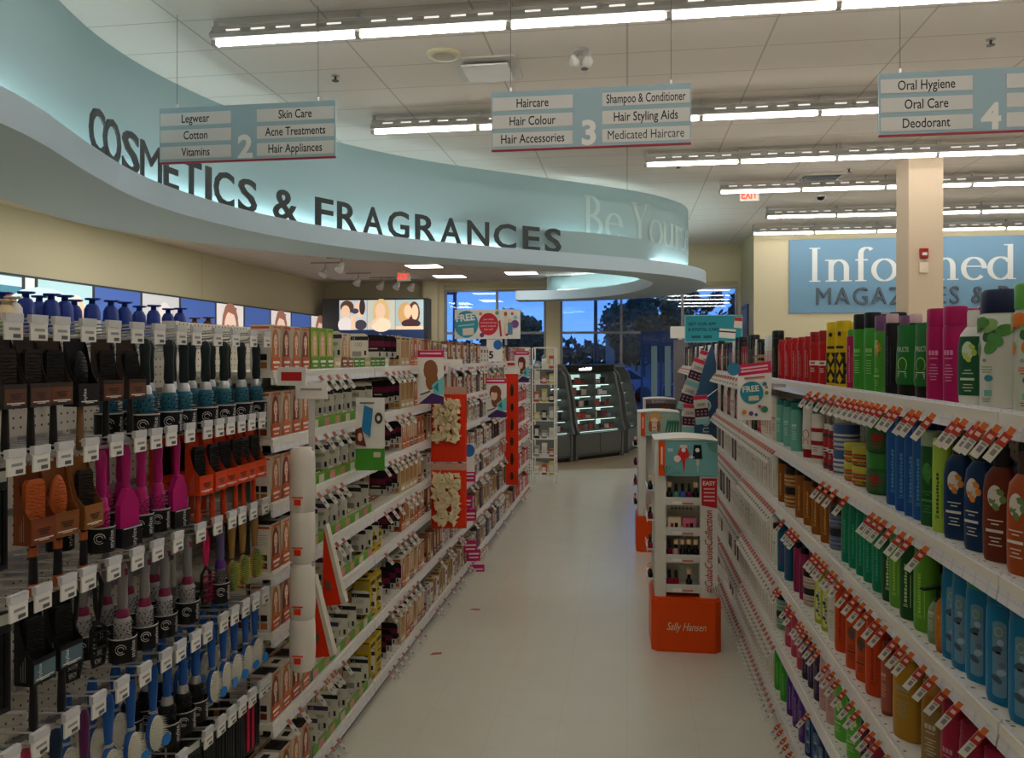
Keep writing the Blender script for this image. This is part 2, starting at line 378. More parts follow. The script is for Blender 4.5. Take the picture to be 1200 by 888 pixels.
# cove tubes lying on the ledge, outer and inner side
COVE = M((0.84, 1.0, 0.97), 0.5, emit=COVE_E)
for P, d, a, b in ((PO, .22, 20, bo_end - 4), (PI_, -.22, 30, bi_end - 2)):
    Q = offset(P, d)[a:b]; R1 = offset(Q, .03)
    m = MB(); n_ = len(Q); z = LZ1 + .02
    v = [(p.x, p.y, z) for p in Q] + [(p.x, p.y, z) for p in R1]
    m.add(v, [(i, i + 1, n_ + i + 1, n_ + i) for i in range(n_ - 1)], COVE)
    m.add([(p.x, p.y, LZ1) for p in Q] + v[:n_], [(i, i + 1, n_ + i + 1, n_ + i) for i in range(n_ - 1)], WHITE)
    struct('trim_cove_light', m)
# lower ceiling over the cosmetics department
mid = offset(PO, .45)[:bo_end]
m = MB()
poly = [(p.x, p.y) for p in mid if p.x > XL + .05 and p.y > 1.3]
poly = [(XL, poly[0][1])] + poly + [(poly[-1][0], YB), (XL, YB)]
m.quad([(p[0], p[1], KZ) for p in reversed(poly)], CEILM); struct('ceiling_cosmetics', m)

# letters standing on the ledge: COSMETICS & FRAGRANCES
ARC = [0.0]
for a, b in zip(PO, PO[1:]): ARC.append(ARC[-1] + (b - a).length)
def arc_at(P, s):
    j = 0
    while j < len(ARC) - 2 and ARC[j + 1] < s: j += 1
    t = (s - ARC[j]) / (ARC[j + 1] - ARC[j]); p = P[j].lerp(P[j + 1], t); d = (P[j + 1] - P[j]).normalized(); return p, math.atan2(d.y, d.x)
def arc_px(P, px, lo, hi):
    best = None
    for k in range(600):
        s = lo + (hi - lo) * k / 599; p, _ = arc_at(P, s); q = 600 + F * (p.x * CA + p.y * SA) / (-p.x * SA + p.y * CA)
        if best is None or abs(q - px) < best[0]: best = (abs(q - px), s)
    return best[1]
LETM = C(70, 76, 78, 0.5)
LP = offset(PO, .05)
s3 = ARC[min(range(NS), key=lambda i: (PO[i] - Vector((-3.65, 4.19))).length)]; s9 = ARC[min(range(NS), key=lambda i: (PO[i] - Vector((.85, 13.35))).length)]
word = 'COSMETICS&FRAGRANCES'; size = .50
span = [(104, 122), (121, 142), (143, 164), (165, 189), (192, 209), (212, 237), (241, 248), (250, 274), (279, 302), (320, 349), (369, 391), (395, 420), (425, 449), (454, 480), (486, 511), (516, 541), (548, 573), (579, 605), (612, 633), (637, 660)]
t_ = thing('dimensional_letters', 'dark grey letters reading COSMETICS & FRAGRANCES standing on the curved blue soffit', 'sign', (-3.6, 8, LZ1))
for ch, (pa, pb) in zip(word, span):
    s1, s2 = arc_px(LP, pa, s3, s9), arc_px(LP, pb, s3, s9); bd = 0 if ch == 'M' else .016; wd = glyphs(ch, size, 0, bd)[2]
    p, an = arc_at(LP, (s1 + s2) / 2); m = MB(); m.text(ch, 0, 0, size, LETM, y=-.008, depth=.014, bold=bd)
    m.xf(Matrix.Diagonal((min(max((s2 - s1) / wd, .55), 1.4), 1, 1, 1))); m.build('letter', t_, (p.x + 3.6, p.y - 8, 0.002), an)

# serif capitals and small letters drawn from stems, bowls and serifs (cap height 1)
def serif_word(mb, st, x0, z0, h, mat, y=-.004, depth=0.0, squeeze=1.0):
    TH, TN = .13, .04; x = 0.0; P = []
    def rect(a, b, c, d): P.append([(a, c), (b, c), (b, d), (a, d)])
    def stem(c, a, b, sb=True, st_=True, w=TH):
        rect(c - w / 2, c + w / 2, a, b)
        if sb: rect(c - .14, c + .14, a, a + .035)
        if st_ == 'h': rect(c - .15, c, b - .035, b)
        elif st_: rect(c - .14, c + .14, b - .035, b)
    def arc(cx, cz, rx, rz, a0, a1, n=14, thick=TH):
        for i in range(n):
            q = []
            for a in (a0 + (a1 - a0) * i / n, a0 + (a1 - a0) * (i + 1) / n):
                a = math.radians(a); wv = TN + (thick - TN) * abs(math.cos(a)); q.append((a, wv))
            (a, wa), (b, wb) = q
            P.append([(cx + (rx - wa / 2) * math.cos(a), cz + (rz - wa / 2) * math.sin(a)), (cx + (rx + wa / 2) * math.cos(a), cz + (rz + wa / 2) * math.sin(a)),
                      (cx + (rx + wb / 2) * math.cos(b), cz + (rz + wb / 2) * math.sin(b)), (cx + (rx - wb / 2) * math.cos(b), cz + (rz - wb / 2) * math.sin(b))])
    def diag(a, b, c, d, w): P.append([(a - w / 2, b), (a + w / 2, b), (c + w / 2, d), (c - w / 2, d)])
    res = []
    for ch in st:
        P = []
        if ch == 'I': stem(.17, 0, 1); A = .42
        elif ch == 'l': stem(.16, 0, 1, True, 'h'); A = .36
        elif ch == 'n': stem(.16, 0, .64, True, 'h'); arc(.35, .40, .19, .22, 0, 165); stem(.54, 0, .42, True, False); A = .74
        elif ch == 'm': stem(.16, 0, .64, True, 'h'); arc(.33, .40, .17, .22, 0, 165); stem(.50, 0, .42, True, False); arc(.67, .40, .17, .22, 0, 165); stem(.84, 0, .42, True, False); A = 1.03
        elif ch == 'r': stem(.16, 0, .64, True, 'h'); arc(.32, .44, .14, .16, 50, 165); P.append([(.36, .50), (.46, .50), (.46, .6), (.36, .6)]); A = .48
        elif ch == 'f': stem(.16, 0, .8, True, False); arc(.31, .80, .15, .17, 40, 180); rect(.02, .34, .60, .64); A = .40
        elif ch == 'o': arc(.34, .32, .26, .31, 0, 360, 24); A = .68
        elif ch == 'e': arc(.32, .32, .25, .31, 0, 318, 22); rect(.12, .56, .36, .40); A = .62
        elif ch == 'd': arc(.33, .32, .25, .31, 40, 330, 20); stem(.56, 0, 1, False, 'h'); rect(.56, .70, 0, .035); A = .74
        elif ch == 'u': stem(.16, .2, .64, False, 'h'); arc(.34, .24, .18, .22, 180, 350); stem(.54, 0, .64, False, 'h'); rect(.54, .68, 0, .035); A = .74
        elif ch == 's': arc(.25, .48, .15, .14, 40, 270, 12, .09); arc(.25, .17, .17, .15, -140, 90, 12, .11); A = .50
        elif ch == 'B': stem(.18, 0, 1); arc(.24, .75, .27, .23, -90, 90); arc(.24, .26, .35, .25, -90, 90); rect(.18, .26, .97, 1); rect(.18, .26, .49, .53); rect(.18, .26, 0, .035); A = .74
        elif ch == 'Y': diag(.12, 1, .40, .46, .14); diag(.66, 1, .38, .46, .05); stem(.39, 0, .5, True, False); rect(0, .28, .965, 1); rect(.54, .78, .965, 1); A = .78
        else: A = .32
        res.append((ch, [[(a * h * squeeze, b * h) for a, b in q] for q in P], A * h * squeeze))
    for ch, q, A in res:
        if mb is not None:
            for i_, poly_ in enumerate(q):
                mb.quad([(x0 + a + x, y - .0004 * i_, z0 + b) for a, b in poly_], mat)
        x += A
    return res, x
TRANSL = C(190, 210, 208, 0.6)
BP = offset(PO, .325)
s8 = arc_px(BP, 683, s3, s9)
res, tot = serif_word(None, 'Be Yourself', 0, 0, .66, None, squeeze=.93)
t_ = thing('wall_lettering', 'pale serif words Be Yourself on the curved blue band', 'lettering', (0, 13.5, 3.6))
s = s8
for ch, q, A in res:
    if q:
        p, an = arc_at(BP, min(s + A / 2, ARC[-1] - .01)); m = MB()
        for i_, poly_ in enumerate(q): m.quad([(a - A / 2, -.006 - .0004 * i_, b) for a, b in poly_], TRANSL)
        m.build('letter', t_, (p.x, p.y - 13.5, 3.60 - 3.6 + .0), an)
    s += A
# ------------------------------------------------------------------ lamps and ceiling fittings
TUBE = M((1.0, 0.96, 0.90), 0.5, emit=TUBE_E)
FIX = C(168, 166, 160, 0.45)
def light_row(Y, x0, x1, look):
    zt = 4.29; n = max(1, round((x1 - x0) / 1.23)); t = thing('strip_light_row', look, 'ceiling light', (x0, Y, zt))
    h = MB(); L = n * 1.23
    h.prism([(-.10, .02), (-.075, -.005), (.075, -.005), (.10, .02), (.05, .075), (.05, .10), (-.05, .10), (-.05, .075)], 0, L, FIX, 'X'); h.build('housing', t)
    r = MB()
    for i in range(n):
        for j in range(5):
            a = i * 1.23 + .14 + j * .215
            for s_ in (-1, 1): r.bx(a, a + .12, s_ * .078 - .002, s_ * .078 + .002, .045, .058, M((1.0, .96, .90), .5, emit=.22))
    r.build('slots', t)
    for i in range(n):
        m = MB(); m.lathe([(.019, i * 1.23 + .03), (.019, i * 1.23 + 1.20)], TUBE, 8, c=(0, 0, -.028), axis='X'); m.build('tube', t)
        m = MB(); m.bx(i * 1.23 - .015, i * 1.23 + .025, -.03, .03, -.045, .0, FIX); m.build('lamp_holder', t)
    for i in range(n + 1):
        m = MB(); m.bx(min(i * 1.23, L - .03), min(i * 1.23, L - .03) + .03, -.02, .02, .10, CZ - zt, FIX); m.build('hanger', t)
rows = [(-.75, -2.5, 5.0, 'strip light row overhead, well behind the aisle signs'), (1.55, -2.5, 5.0, 'strip light row overhead, second before the aisle signs'), (3.85, -2.5, 5.0, 'strip light row overhead, just before the aisle signs'),
        (6.15, -3.38, 8.5, 'strip light row hanging nearest, above the aisle signs'),
        (8.82, -2.9, 9.5, 'strip light row hanging second from the aisle signs'),
        (10.85, Xat(756, 10.85), 8.5, 'strip light row hanging third from the aisle signs'),
        (12.8, Xat(843, 12.8), 8.5, 'strip light row hanging fourth from the aisle signs, before the exit sign'),
        (15.2, Xat(898, 15.2), 9, 'strip light row hanging fifth from the aisle signs, beyond the exit sign'),
        (17.2, Xat(882, 17.2), 9, 'strip light row hanging last, close to the magazine wall')]
for r in rows: light_row(*r)

def exit_sign(x, y, ztop, look):
    t = thing('exit_sign', look, 'exit sign', (x, y, ztop))
    m = MB(); m.bx(-.15, .15, -.025, .025, -.24, -.03, C(205, 205, 195, .5)); m.build('housing', t)
    m = MB(); m.bx(-.03, .03, -.02, .02, -.03, 0, C(205, 205, 195, .5)); m.build('canopy', t)
    m = MB(); m.text('EXIT', 0, -.205, .19, M((.9, .05, .03),   .5, emit=.4), y=-.027, bold=.03, maxw=.25); m.build('lettering', t)
exit_sign(Xat(878, 13.3), 13.3, CZ, 'red EXIT sign hanging from the main ceiling near the strip lights')
exit_sign(Xat(473, 17.3), 17.3, KZ, 'red EXIT sign under the low cosmetics ceiling by the track lights')

for px, py, lk in ((497, 311, 'nearest the exit sign'), (527, 323, 'closest to the window wall'), (611, 319, 'inside the soffit ring')):
    x, y = at(px, py, KZ); m = MB(); m.bx(-.38, .38, -.3, .3, -.02, -.002, FIX)
    t = thing('ceiling_troffer', f'added unseen ceiling panel light {lk}', 'ceiling light', (x, y, KZ)); m.build('frame', t)
    m = MB(); m.bx(-.35, .35, -.26, .26, -.024, -.0205, M((1, .97, .9), .5, emit=TROFFER_E)); m.build('diffuser', t)
for X_, Y_, lk in ((-6.5, 7.6, 'furthest along the panelled wall from the window'), (-6.3, 10.2, 'second along the panelled wall, over the band'), (-5.9, 12.2, 'third along the panelled wall, over the band'), (-4.6, 13.4, 'hidden above the middle of the band')):  # added panels, out of view, to brighten the cosmetics area
    m = MB(); m.bx(-.38, .38, -.6, .6, -.02, -.002, FIX); t = thing('ceiling_troffer', f'added unseen ceiling panel light {lk}', 'ceiling light', (X_, Y_, KZ)); m.build('frame', t)
    m = MB(); m.bx(-.34, .34, -.56, .56, -.024, -.0205, M((1, .97, .9), .5, emit=TROFFER_E)); m.build('diffuser', t)
# speaker, grille, emergency lamp, sprinklers
x, y = at(520, 63, CZ); t = thing('ceiling_speaker', 'round ivory ceiling speaker near the air grille', 'speaker', (x, y, CZ))
m = MB(); m.lathe([(.16, -.002), (.15, -.02), (.11, -.025)], C(210, 200, 168), 24); m.build('rim', t)
m = MB(); m.lathe([(.105, -.027), (.02, -.03)], C(170, 162, 135), 24); m.build('grille', t)
x, y = at(572, 85, CZ - .05); t = thing('air_diffuser', 'square metal air diffuser in the ceiling by the round speaker', 'vent', (x, y, CZ))
m = MB(); m.bx(-.3, .3, -.3, .3, -.02, -.002, C(190, 186, 178)); m.build('frame', t)
m = MB(); m.bx(-.22, .22, -.22, .22, -.06, -.045, C(225, 222, 214, .35)); m.build('plaque', t)
m = MB(); [m.bx(a - .02, a + .02, -.02, .02, -.045, -.02, DGREY) for a in (-.15, .15)]; m.build('bracket', t)
x, y = at(681, 58, CZ); t = thing('emergency_light', 'white twin-head emergency lamp on the ceiling above aisle three sign', 'lamp', (x, y, CZ))
m = MB(); m.lathe([(.07, -.03), (.07, -.002)], FIX, 14); m.build('base', t)
for s_ in (-1, 1):
    m = MB(); m.lathe([(.0, -.05), (.045, -.045), (.05, 0), (.02, .05)], C(205, 205, 200, .3), 12); m.xf(T(s_ * .06, -.02, -.11, 0, .9, s_ * .3)); m.build('lamp_head', t)
    m = MB(); m.tube([(s_ * .02, 0, -.03), (s_ * .05, 0, -.08)], .012, FIX); m.build('bracket', t)
for px, py, lk in ((393, 92, 'above the cosmetics band'), (685, 78, 'behind the emergency lamp'), (1161, 50, 'above the aisle four sign'), (795, 195, 'left of the third strip light'), (995, 200, 'above the exit sign'), (958, 215, 'behind the third strip light')):
    x, y = at(px, py, CZ - .03); t = thing('sprinkler_head', f'small dark sprinkler head on the ceiling {lk}', 'sprinkler', (x, y, CZ))
    m = MB(); m.lathe([(.04, -.008), (.04, -.002)], FIX, 12); m.build('escutcheon', t)
    m = MB(); m.lathe([(.012, -.05), (.012, -.008)], DGREY, 8); m.lathe([(.035, -.056), (.035, -.05)], DGREY, 10); m.build('deflector', t)
x, y = at(493, 0 + 0 + 213 - 0, CZ) if False else at(960, 208, CZ)
t = thing('ceiling_vent', 'flat return vent in the ceiling beside the fourth strip light', 'vent', (x, y, CZ))
m = MB(); m.bx(-.35, .35, -.3, .3, -.015, -.002, C(226, 222, 212)); m.build('frame', t); m = MB(); m.bx(-.27, .27, -.22, .22, -.018, -.0155, DGREY); m.build('grille', t)
x, y = at(490, 229, CZ) if False else at(962, 229, CZ)
t = thing('dome_camera', 'small black dome camera on the ceiling beyond the fourth strip light', 'camera', (x, y, CZ))
m = MB(); m.lathe([(.0, -.09), (.05, -.075), (.07, -.03)], BLACK, 14); m.build('dome', t); m = MB(); m.lathe([(.08, -.03), (.08, -.002)], WHITE, 14); m.build('base', t)
# track spots under the low ceiling
for px, py, lk in ((381, 318, 'first from the left wall'), (400, 312, 'second from the left wall'), (420, 330, 'third, aimed at the photo cabinet'), (447, 335, 'fourth, just left of the exit sign'), (466, 335, 'fifth, below the exit sign'), (483, 337, 'sixth, just right of the exit sign')):
    x, y = at(px, py - 8, KZ - .05); t = thing('track_spotlight', f'white track spotlight on the low ceiling, {lk}', 'spotlight', (x, y, KZ))
    m = MB(); m.bx(-.3, .3, -.018, .018, -.03, -.002, FIX); m.build('track', t)
    m = MB(); m.tube([(0, 0, -.03), (0, 0, -.12)], .012, FIX); m.build('arm', t)
    m = MB(); m.lathe([(.09, -.16), (.06, -.04), (.04, .03), (.0, .05)], C(215, 212, 205, .4), 14); m.xf(T(.02, .0, -.15, 0, -.6, .3)); m.build('lamp_head', t)

# ------------------------------------------------------------------ hanging aisle signs
SIGNB = C(150, 176, 186, 0.5); SIGNW = C(205, 204, 200, 0.5); TXTC = C(25, 25, 28)
def aisle_sign(cx, cy, num, left, right, look):
    W, H, zb = 1.49, .45, Zat(178, Xat(575, cy), cy); t = thing('aisle_sign', look, 'sign', (cx, cy, zb))
    m = MB(); m.bx(-W / 2, W / 2, -.012, .012, .012, H, SIGNB); m.build('board', t)
    m = MB(); m.bx(-W / 2, W / 2, -.013, .013, 0, .012, C(165, 40, 55)); m.build('edge_strip', t)
    for sx, words_ in ((-1, left), (1, right)):
        for i, wd in enumerate(words_):
            xc = sx * (W / 2 - .315) if sx < 0 else W / 2 - .33; ww = .61 if sx < 0 else .64; zc = H - .095 - i * .135
            p = MB(); p.bx(xc - ww / 2, xc + ww / 2, -.016, -.012, zc - .05, zc + .05, SIGNW); wd and p.text(wd, xc, zc - .03, .096, TXTC, y=-.0165, maxw=ww - .06, xs=.74, bold=0 if 'M' in wd else .010); p.build('name_plate', t)
    p = MB(); p.text(num, -.005, .03, .25, C(222, 222, 216), y=-.014, bold=.035); p.build('number', t)
    for sx in (-.6, .6):
        p = MB(); p.tube([(sx, 0, H), (sx, 0, CZ - zb)], .002, DGREY, 4); p.build('wire', t)
        p = MB(); p.lathe([(.012, H), (.012, H + .03)], CHROME, 8, c=(sx, 0, 0)); p.build('clip', t)
aisle_sign(Xat(289, 5.98), 5.98, '2', ['Legwear', 'Cotton', 'Vitamins'], ['Skin Care', 'Acne Treatments', 'Hair Appliances'], 'hanging aisle 2 sign listing Legwear and Skin Care')
aisle_sign(Xat(691, 5.98), 5.98, '3', ['Haircare', 'Hair Colour', 'Hair Accessories'], ['Shampoo & Conditioner', 'Hair Styling Aids', 'Medicated Haircare'], 'hanging aisle 3 sign listing Haircare and Shampoo & Conditioner')
aisle_sign(2.52, 5.98, '4', ['Oral Hygiene', 'Oral Care', 'Deodorant'], ['', 'Shave', 'Body Wash'], 'hanging aisle 4 sign listing Oral Hygiene and Deodorant')

# blue wall panel: Informed / MAGAZINES & BOOKS
px0 = Xat(925, YI - .05); zt, zb = Zat(281, px0, YI - .05), Zat(367, px0, YI - .05)
t = thing('wall_sign', 'large blue wall panel reading Informed and MAGAZINES & BOOKS', 'sign', (px0, YI, zb)); H = zt - zb
m = MB(); m.bx(0, 8.2, -.04, -.001, 0, H, C(118, 158, 186, .6)); m.build('panel', t)
m = MB(); xa = Xat(947, YI - .05) - px0; xb = Xat(1193, YI - .05) - px0
_, tot = serif_word(None, 'Informed', 0, 0, 1.0, None)
hh = Zat(290, px0 + 1, YI) - Zat(330, px0 + 1, YI)
serif_word(m, 'Informed', xa, Zat(330, px0 + 1, YI) - zb, hh, C(226, 230, 228), y=-.043, squeeze=(xb - xa) / (tot * hh)); m.build('lettering', t)
m = MB(); za = Zat(357, px0 + 1, YI) - zb; m.text('MAGAZINES & BOOKS', Xat(956, YI) - px0, za, .53, C(84, 96, 106, .4), y=-.09, depth=.045, align='L', bold=0, spacing=1.18, xs=.89); m.build('lettering', t)

# ------------------------------------------------------------------ wall of photo panels, far left
SKIN = C(236, 200, 176, .6); HAIR1 = C(92, 52, 30, .6); HAIR2 = C(206, 160, 96, .6); HAIR3 = C(40, 26, 22, .6)
def face(m, x, z, s, hair, skin=SKIN, long=True, hat=None):
    m.pe(x, z + .05 * s, .42 * s, .55 * s, hair)
    if long: m.pe(x - .3 * s, z - .4 * s, .2 * s, .5 * s, hair); m.pe(x + .3 * s, z - .4 * s, .2 * s, .5 * s, hair)
    m.pr(x, z - .6 * s, .22 * s, .4 * s, skin); m.pe(x, z - .95 * s, .6 * s, .25 * s, skin); m.pe(x, z - .05 * s, .3 * s, .42 * s, skin)
    m.pp([(x - .31 * s, z + .1 * s), (x - .1 * s, z + .3 * s), (x + .31 * s, z + .12 * s), (x + .2 * s, z + .44 * s), (x - .2 * s, z + .44 * s)], hair)
    for q in (-1, 1): m.pe(x + q * .12 * s, z + .02 * s, .06 * s, .025 * s, HAIR3, 8); m.pr(x + q * .12 * s, z + .09 * s, .12 * s, .02 * s, hair)
    m.pp([(x - .03 * s, z - .12 * s), (x + .03 * s, z - .12 * s), (x, z - .02 * s)], C(215, 170, 146)); m.pe(x, z - .24 * s, .09 * s, .035 * s, C(190, 80, 84), 10)
def LIT(r, g, b, k=.30):
    k = min(k * .8, .26)
    return M(srgb(r, g, b), .6, emit=k)
def LIT_(r, g, b, k=.75): return M(srgb(r, g, b), .6, emit=k)
bx_ = [-12, 29, 44, 111, 167, 212, 254, 287, 318, 342, 365, 387]
kinds_ = ['teal', 'white', 'pale', 'blue', 'grey', 'blue', 'face', 'blue', 'face', 'blue', 'face']
looks_ = ['teal lit photo panel with a red corner on the far wall', 'narrow plain white lit panel on the far wall', 'pale lit panel showing a blurred blonde head', 'bright blue lit panel beside the pale blonde panel', 'grey white lit panel between two blue panels',
          'blue lit panel before the first portrait panel', 'first lit portrait panel of a fair woman', 'blue lit panel after the first portrait panel', 'second lit portrait panel of a fair woman', 'last blue lit panel on the far wall', 'last lit portrait panel, next to the grey photo cabinet']
xw = XL + .12
for i, kd in enumerate(kinds_):
    y0, y1 = Yat(bx_[i], xw), Yat(bx_[i + 1], xw); wd = y1 - y0 - .06; hh = 1.0
    t = thing('glowing_wall_poster', looks_[i], 'light box', (XL, (y0 + y1) / 2, 1.72), math.pi / 2)
    m = MB(); m.bx(-wd / 2 - .03, wd / 2 + .03, -.1, -.002, -.03, hh + .03, DGREY); m.build('case', t)
    p = MB()
    bgc = {'teal': LIT(70, 130, 150), 'white': LIT(215, 225, 225), 'pale': LIT(170, 205, 210), 'blue': LIT(66, 94, 160), 'grey': LIT(190, 188, 190), 'face': LIT(225, 215, 210)}[kd]
    p.pr(0, hh / 2, wd, hh, bgc)  # glow put into the poster colours in place of spotlights on the wall
    if kd == 'teal': p.pr(wd / 2 - .3, hh * .62, .5, .3, LIT(150, 60, 60)); p.pr(0, hh * .93, wd, .12, LIT(200, 220, 225))
    if kd == 'pale': p.pe(wd / 2 - .35, hh * .55, .22, .3, LIT(240, 225, 205)); p.pe(wd / 2 - .3, hh * .62, .14, .18, LIT(235, 190, 160)); p.pe(-.4, hh * .6, .7, .3, LIT(195, 222, 222))
    if kd == 'grey': p.pe(.1, hh * .5, .25, .4, LIT(215, 205, 200))
    if kd == 'blue': p.pe(.1, hh * .35, wd * .4, .22, LIT(100, 130, 195)); p.pr(-.1, hh * .3, .5, .05, LIT(215, 225, 245), .12); p.pr(.05, hh * .38, .08, .2, LIT(215, 225, 245), -.2)
    if kd == 'face':
        fs = LIT(240, 205, 185); p.pe(0, hh * .55, .34, .5, LIT(150, 100, 80)); p.pe(0, hh * .5, .25, .38, fs); p.pr(0, hh * .12, .3, .24, fs)
        for q in (-1, 1): p.pe(q * .1, hh * .58, .05, .02, LIT(60, 40, 35))
        p.pe(0, hh * .34, .08, .03, LIT(190, 80, 80)); p.pp([(-.25, .7), (-.1, .85), (.2, .8), (.26, .95), (-.2, .97)], LIT(150, 100, 80))
    p.xf(T(0, -.101, 0)); p.build('print', t)
# grey cabinet with three photographs, back wall
yc = 19.3; xa, xb = Xat(378, yc), Xat(500, yc); zt = Zat(349, -5, yc)
t = thing('photo_cabinet', 'grey display cabinet with three lit beauty photographs over a blue strip', 'cabinet', (0, yc, 0))
m = MB(); m.bx(xa, xb, 0, .5, 0, zt, DGREY); m.bx(Xat(378, yc), Xat(398, yc), -.03, 0, .1, zt - .02, C(96, 98, 98)); m.build('body', t)
x0, x1 = Xat(398, yc), Xat(497, yc); z1, z0, zs = Zat(351, -5, yc), Zat(386, -5, yc), Zat(402, -5, yc); p = MB(); wd = (x1 - x0) / 3; hh = z1 - z0
for i, (b, hr) in enumerate((((200, 205, 205), (90, 60, 45)), ((205, 205, 190), (225, 190, 130)), ((175, 195, 195), (215, 170, 110)))):
    xc = x0 + wd * (i + .5); zc = z0 + hh / 2; sk = LIT(245, 205, 170, .9); h_ = LIT(*hr, .8)
    p.pr(xc, zc, wd - .01, hh, LIT(*b, .8))
    if i == 0:
        p.pe(xc - .16, zc + .2, .18, .17, h_); p.pe(xc - .2, zc + .08, .12, .17, sk); p.pe(xc - .2, zc - .25, .2, .2, LIT(235, 225, 220, .8)); p.pe(xc + .17, zc + .14, .13, .2, sk); p.pe(xc + .24, zc + .2, .08, .2, LIT(60, 50, 50)); p.pe(xc + .05, zc + .1, .1, .07, LIT(70, 70, 90)); p.pe(xc + .2, zc - .25, .16, .13, LIT(70, 65, 75)); p.pr(xc, zc - .2, .12, .35, sk)
    if i == 1:
        p.pe(xc, zc + .05, .22, .36, h_); p.pe(xc - .02, zc + .1, .13, .2, sk); p.pe(xc, zc - .25, .26, .18, LIT(255, 225, 195, .95)); p.pp([(xc - .3, zc - .25), (xc - .05, zc), (xc - .02, zc - .06), (xc - .26, zc - .3)], sk)
    if i == 2:
        p.pe(xc - .1, zc + .02, .2, .3, h_); p.pe(xc + .12, zc + .05, .15, .28, LIT(95, 55, 45)); p.pe(xc - .04, zc + .08, .1, .17, sk); p.pe(xc + .14, zc + .06, .09, .2, sk); p.pe(xc + .04, zc - .22, .25, .11, LIT(70, 45, 50)); p.pr(xc, zc - hh * .44, wd - .02, hh * .1, sk)
p.xf(T(0, -.031, 0)); p.build('photographs', t)
p = MB(); p.bx(x0, x1, -.035, 0, zs - .4, z0 - .005, C(70, 100, 165)); p.text('new & now', (x0 + x1) / 2, z0 - .24, .22, PAPER, y=-.037); p.build('blue_strip', t)
# ------------------------------------------------------------------ outside the windows
m = MB(); m.bx(-60, 60, YB + .2, 140, -.25, -.15, C(44, 46, 50, .9)); struct('ground_parking', m)
LEAF = M((.035, .07, .035), .8); LEAF2 = M((.02, .045, .03), .8); BARK = M((.05, .035, .025), .9)
def tree(x, y, h, rad, look, leaf, ht=None):
    t = thing('tree', look, 'tree', (x, y, -.15)); z0 = h * .18
    m = MB(); m.tube([(0, 0, 0), (.1, 0, z0), (0, .1, h * .5), (.1, .1, h * .85)], [h * .03, h * .025, h * .018, .02], BARK, 7)
    for k in range(6):
        a = k * 1.05; m.tube([(0, 0, h * (.25 + .07 * k)), (math.cos(a) * rad * .6, math.sin(a) * rad * .6, h * (.42 + .07 * k))], [.06, .02], BARK, 5)
    m.build('trunk', t)
    c = MB(); r2 = random.Random(int(x * 31 + y)); nb = 26
    blobs = [(r2.gauss(0, .42) * rad, r2.gauss(0, .42) * rad, h * (.35 + .6 * r2.random()), rad * (.22 + .2 * r2.random())) for _ in range(nb)]
    for bx, by, bz, br in blobs:
        br *= max(.35, 1.25 - abs(bz / h - .55) * 1.5)
        for _ in range(190):
            d = Vector((r2.gauss(0, 1), r2.gauss(0, 1), r2.gauss(0, .8))).normalized() * br * (.6 + .5 * r2.random()); p = Vector((bx, by, bz)) + d
            u = Vector((r2.gauss(0, 1), r2.gauss(0, 1), r2.gauss(0, 1))).normalized(); v = u.orthogonal().normalized(); s_ = .10 + .10 * r2.random()
            c.quad([p - u * s_, p - v * s_ * .6, p + u * s_, p + v * s_ * .6], leaf)
    c.build('crown', t)
def wx(px, Y): return Xat(px, Y)
def wh(py, px, Y): return Zat(py, wx(px, Y), Y) + .15
tree(wx(607, 45), 45, wh(366, 607, 45) , 1.6, 'dark tree outside the first window, beside the free samples sign', LEAF)
tree(wx(752, 42), 42, wh(347, 752, 42), 1.7, 'large dark tree outside, left of the glazed entrance', LEAF)
tree(wx(790, 50), 50, wh(328, 790, 50), 1.9, 'tallest dark tree outside, above the glazed entrance', LEAF2)
tree(wx(856, 44), 44, wh(336, 856, 44), 1.8, 'dark tree outside the last pane by the wall corner', LEAF2)
m = MB(); r2 = random.Random(3)
for k in range(5200):
    x = r2.uniform(-24, 14); y = 62 + r2.uniform(-1, 1); z = abs(r2.gauss(0, 1.0)) + r2.random() * 2.1
    if z > 3.4 + .4 * math.sin(x * .6): continue
    s_ = .2 + .2 * r2.random(); u = Vector((r2.gauss(0, 1), r2.gauss(0, 1), r2.gauss(0, 1))).normalized(); v = u.orthogonal().normalized(); p = Vector((x, y, z))
    m.quad([p - u * s_, p - v * s_ * .6, p + u * s_, p + v * s_ * .6], LEAF2)
m.build('hedge_foliage', kind='stuff', label='dark hedge line across the far side of the car park', cat='hedge')
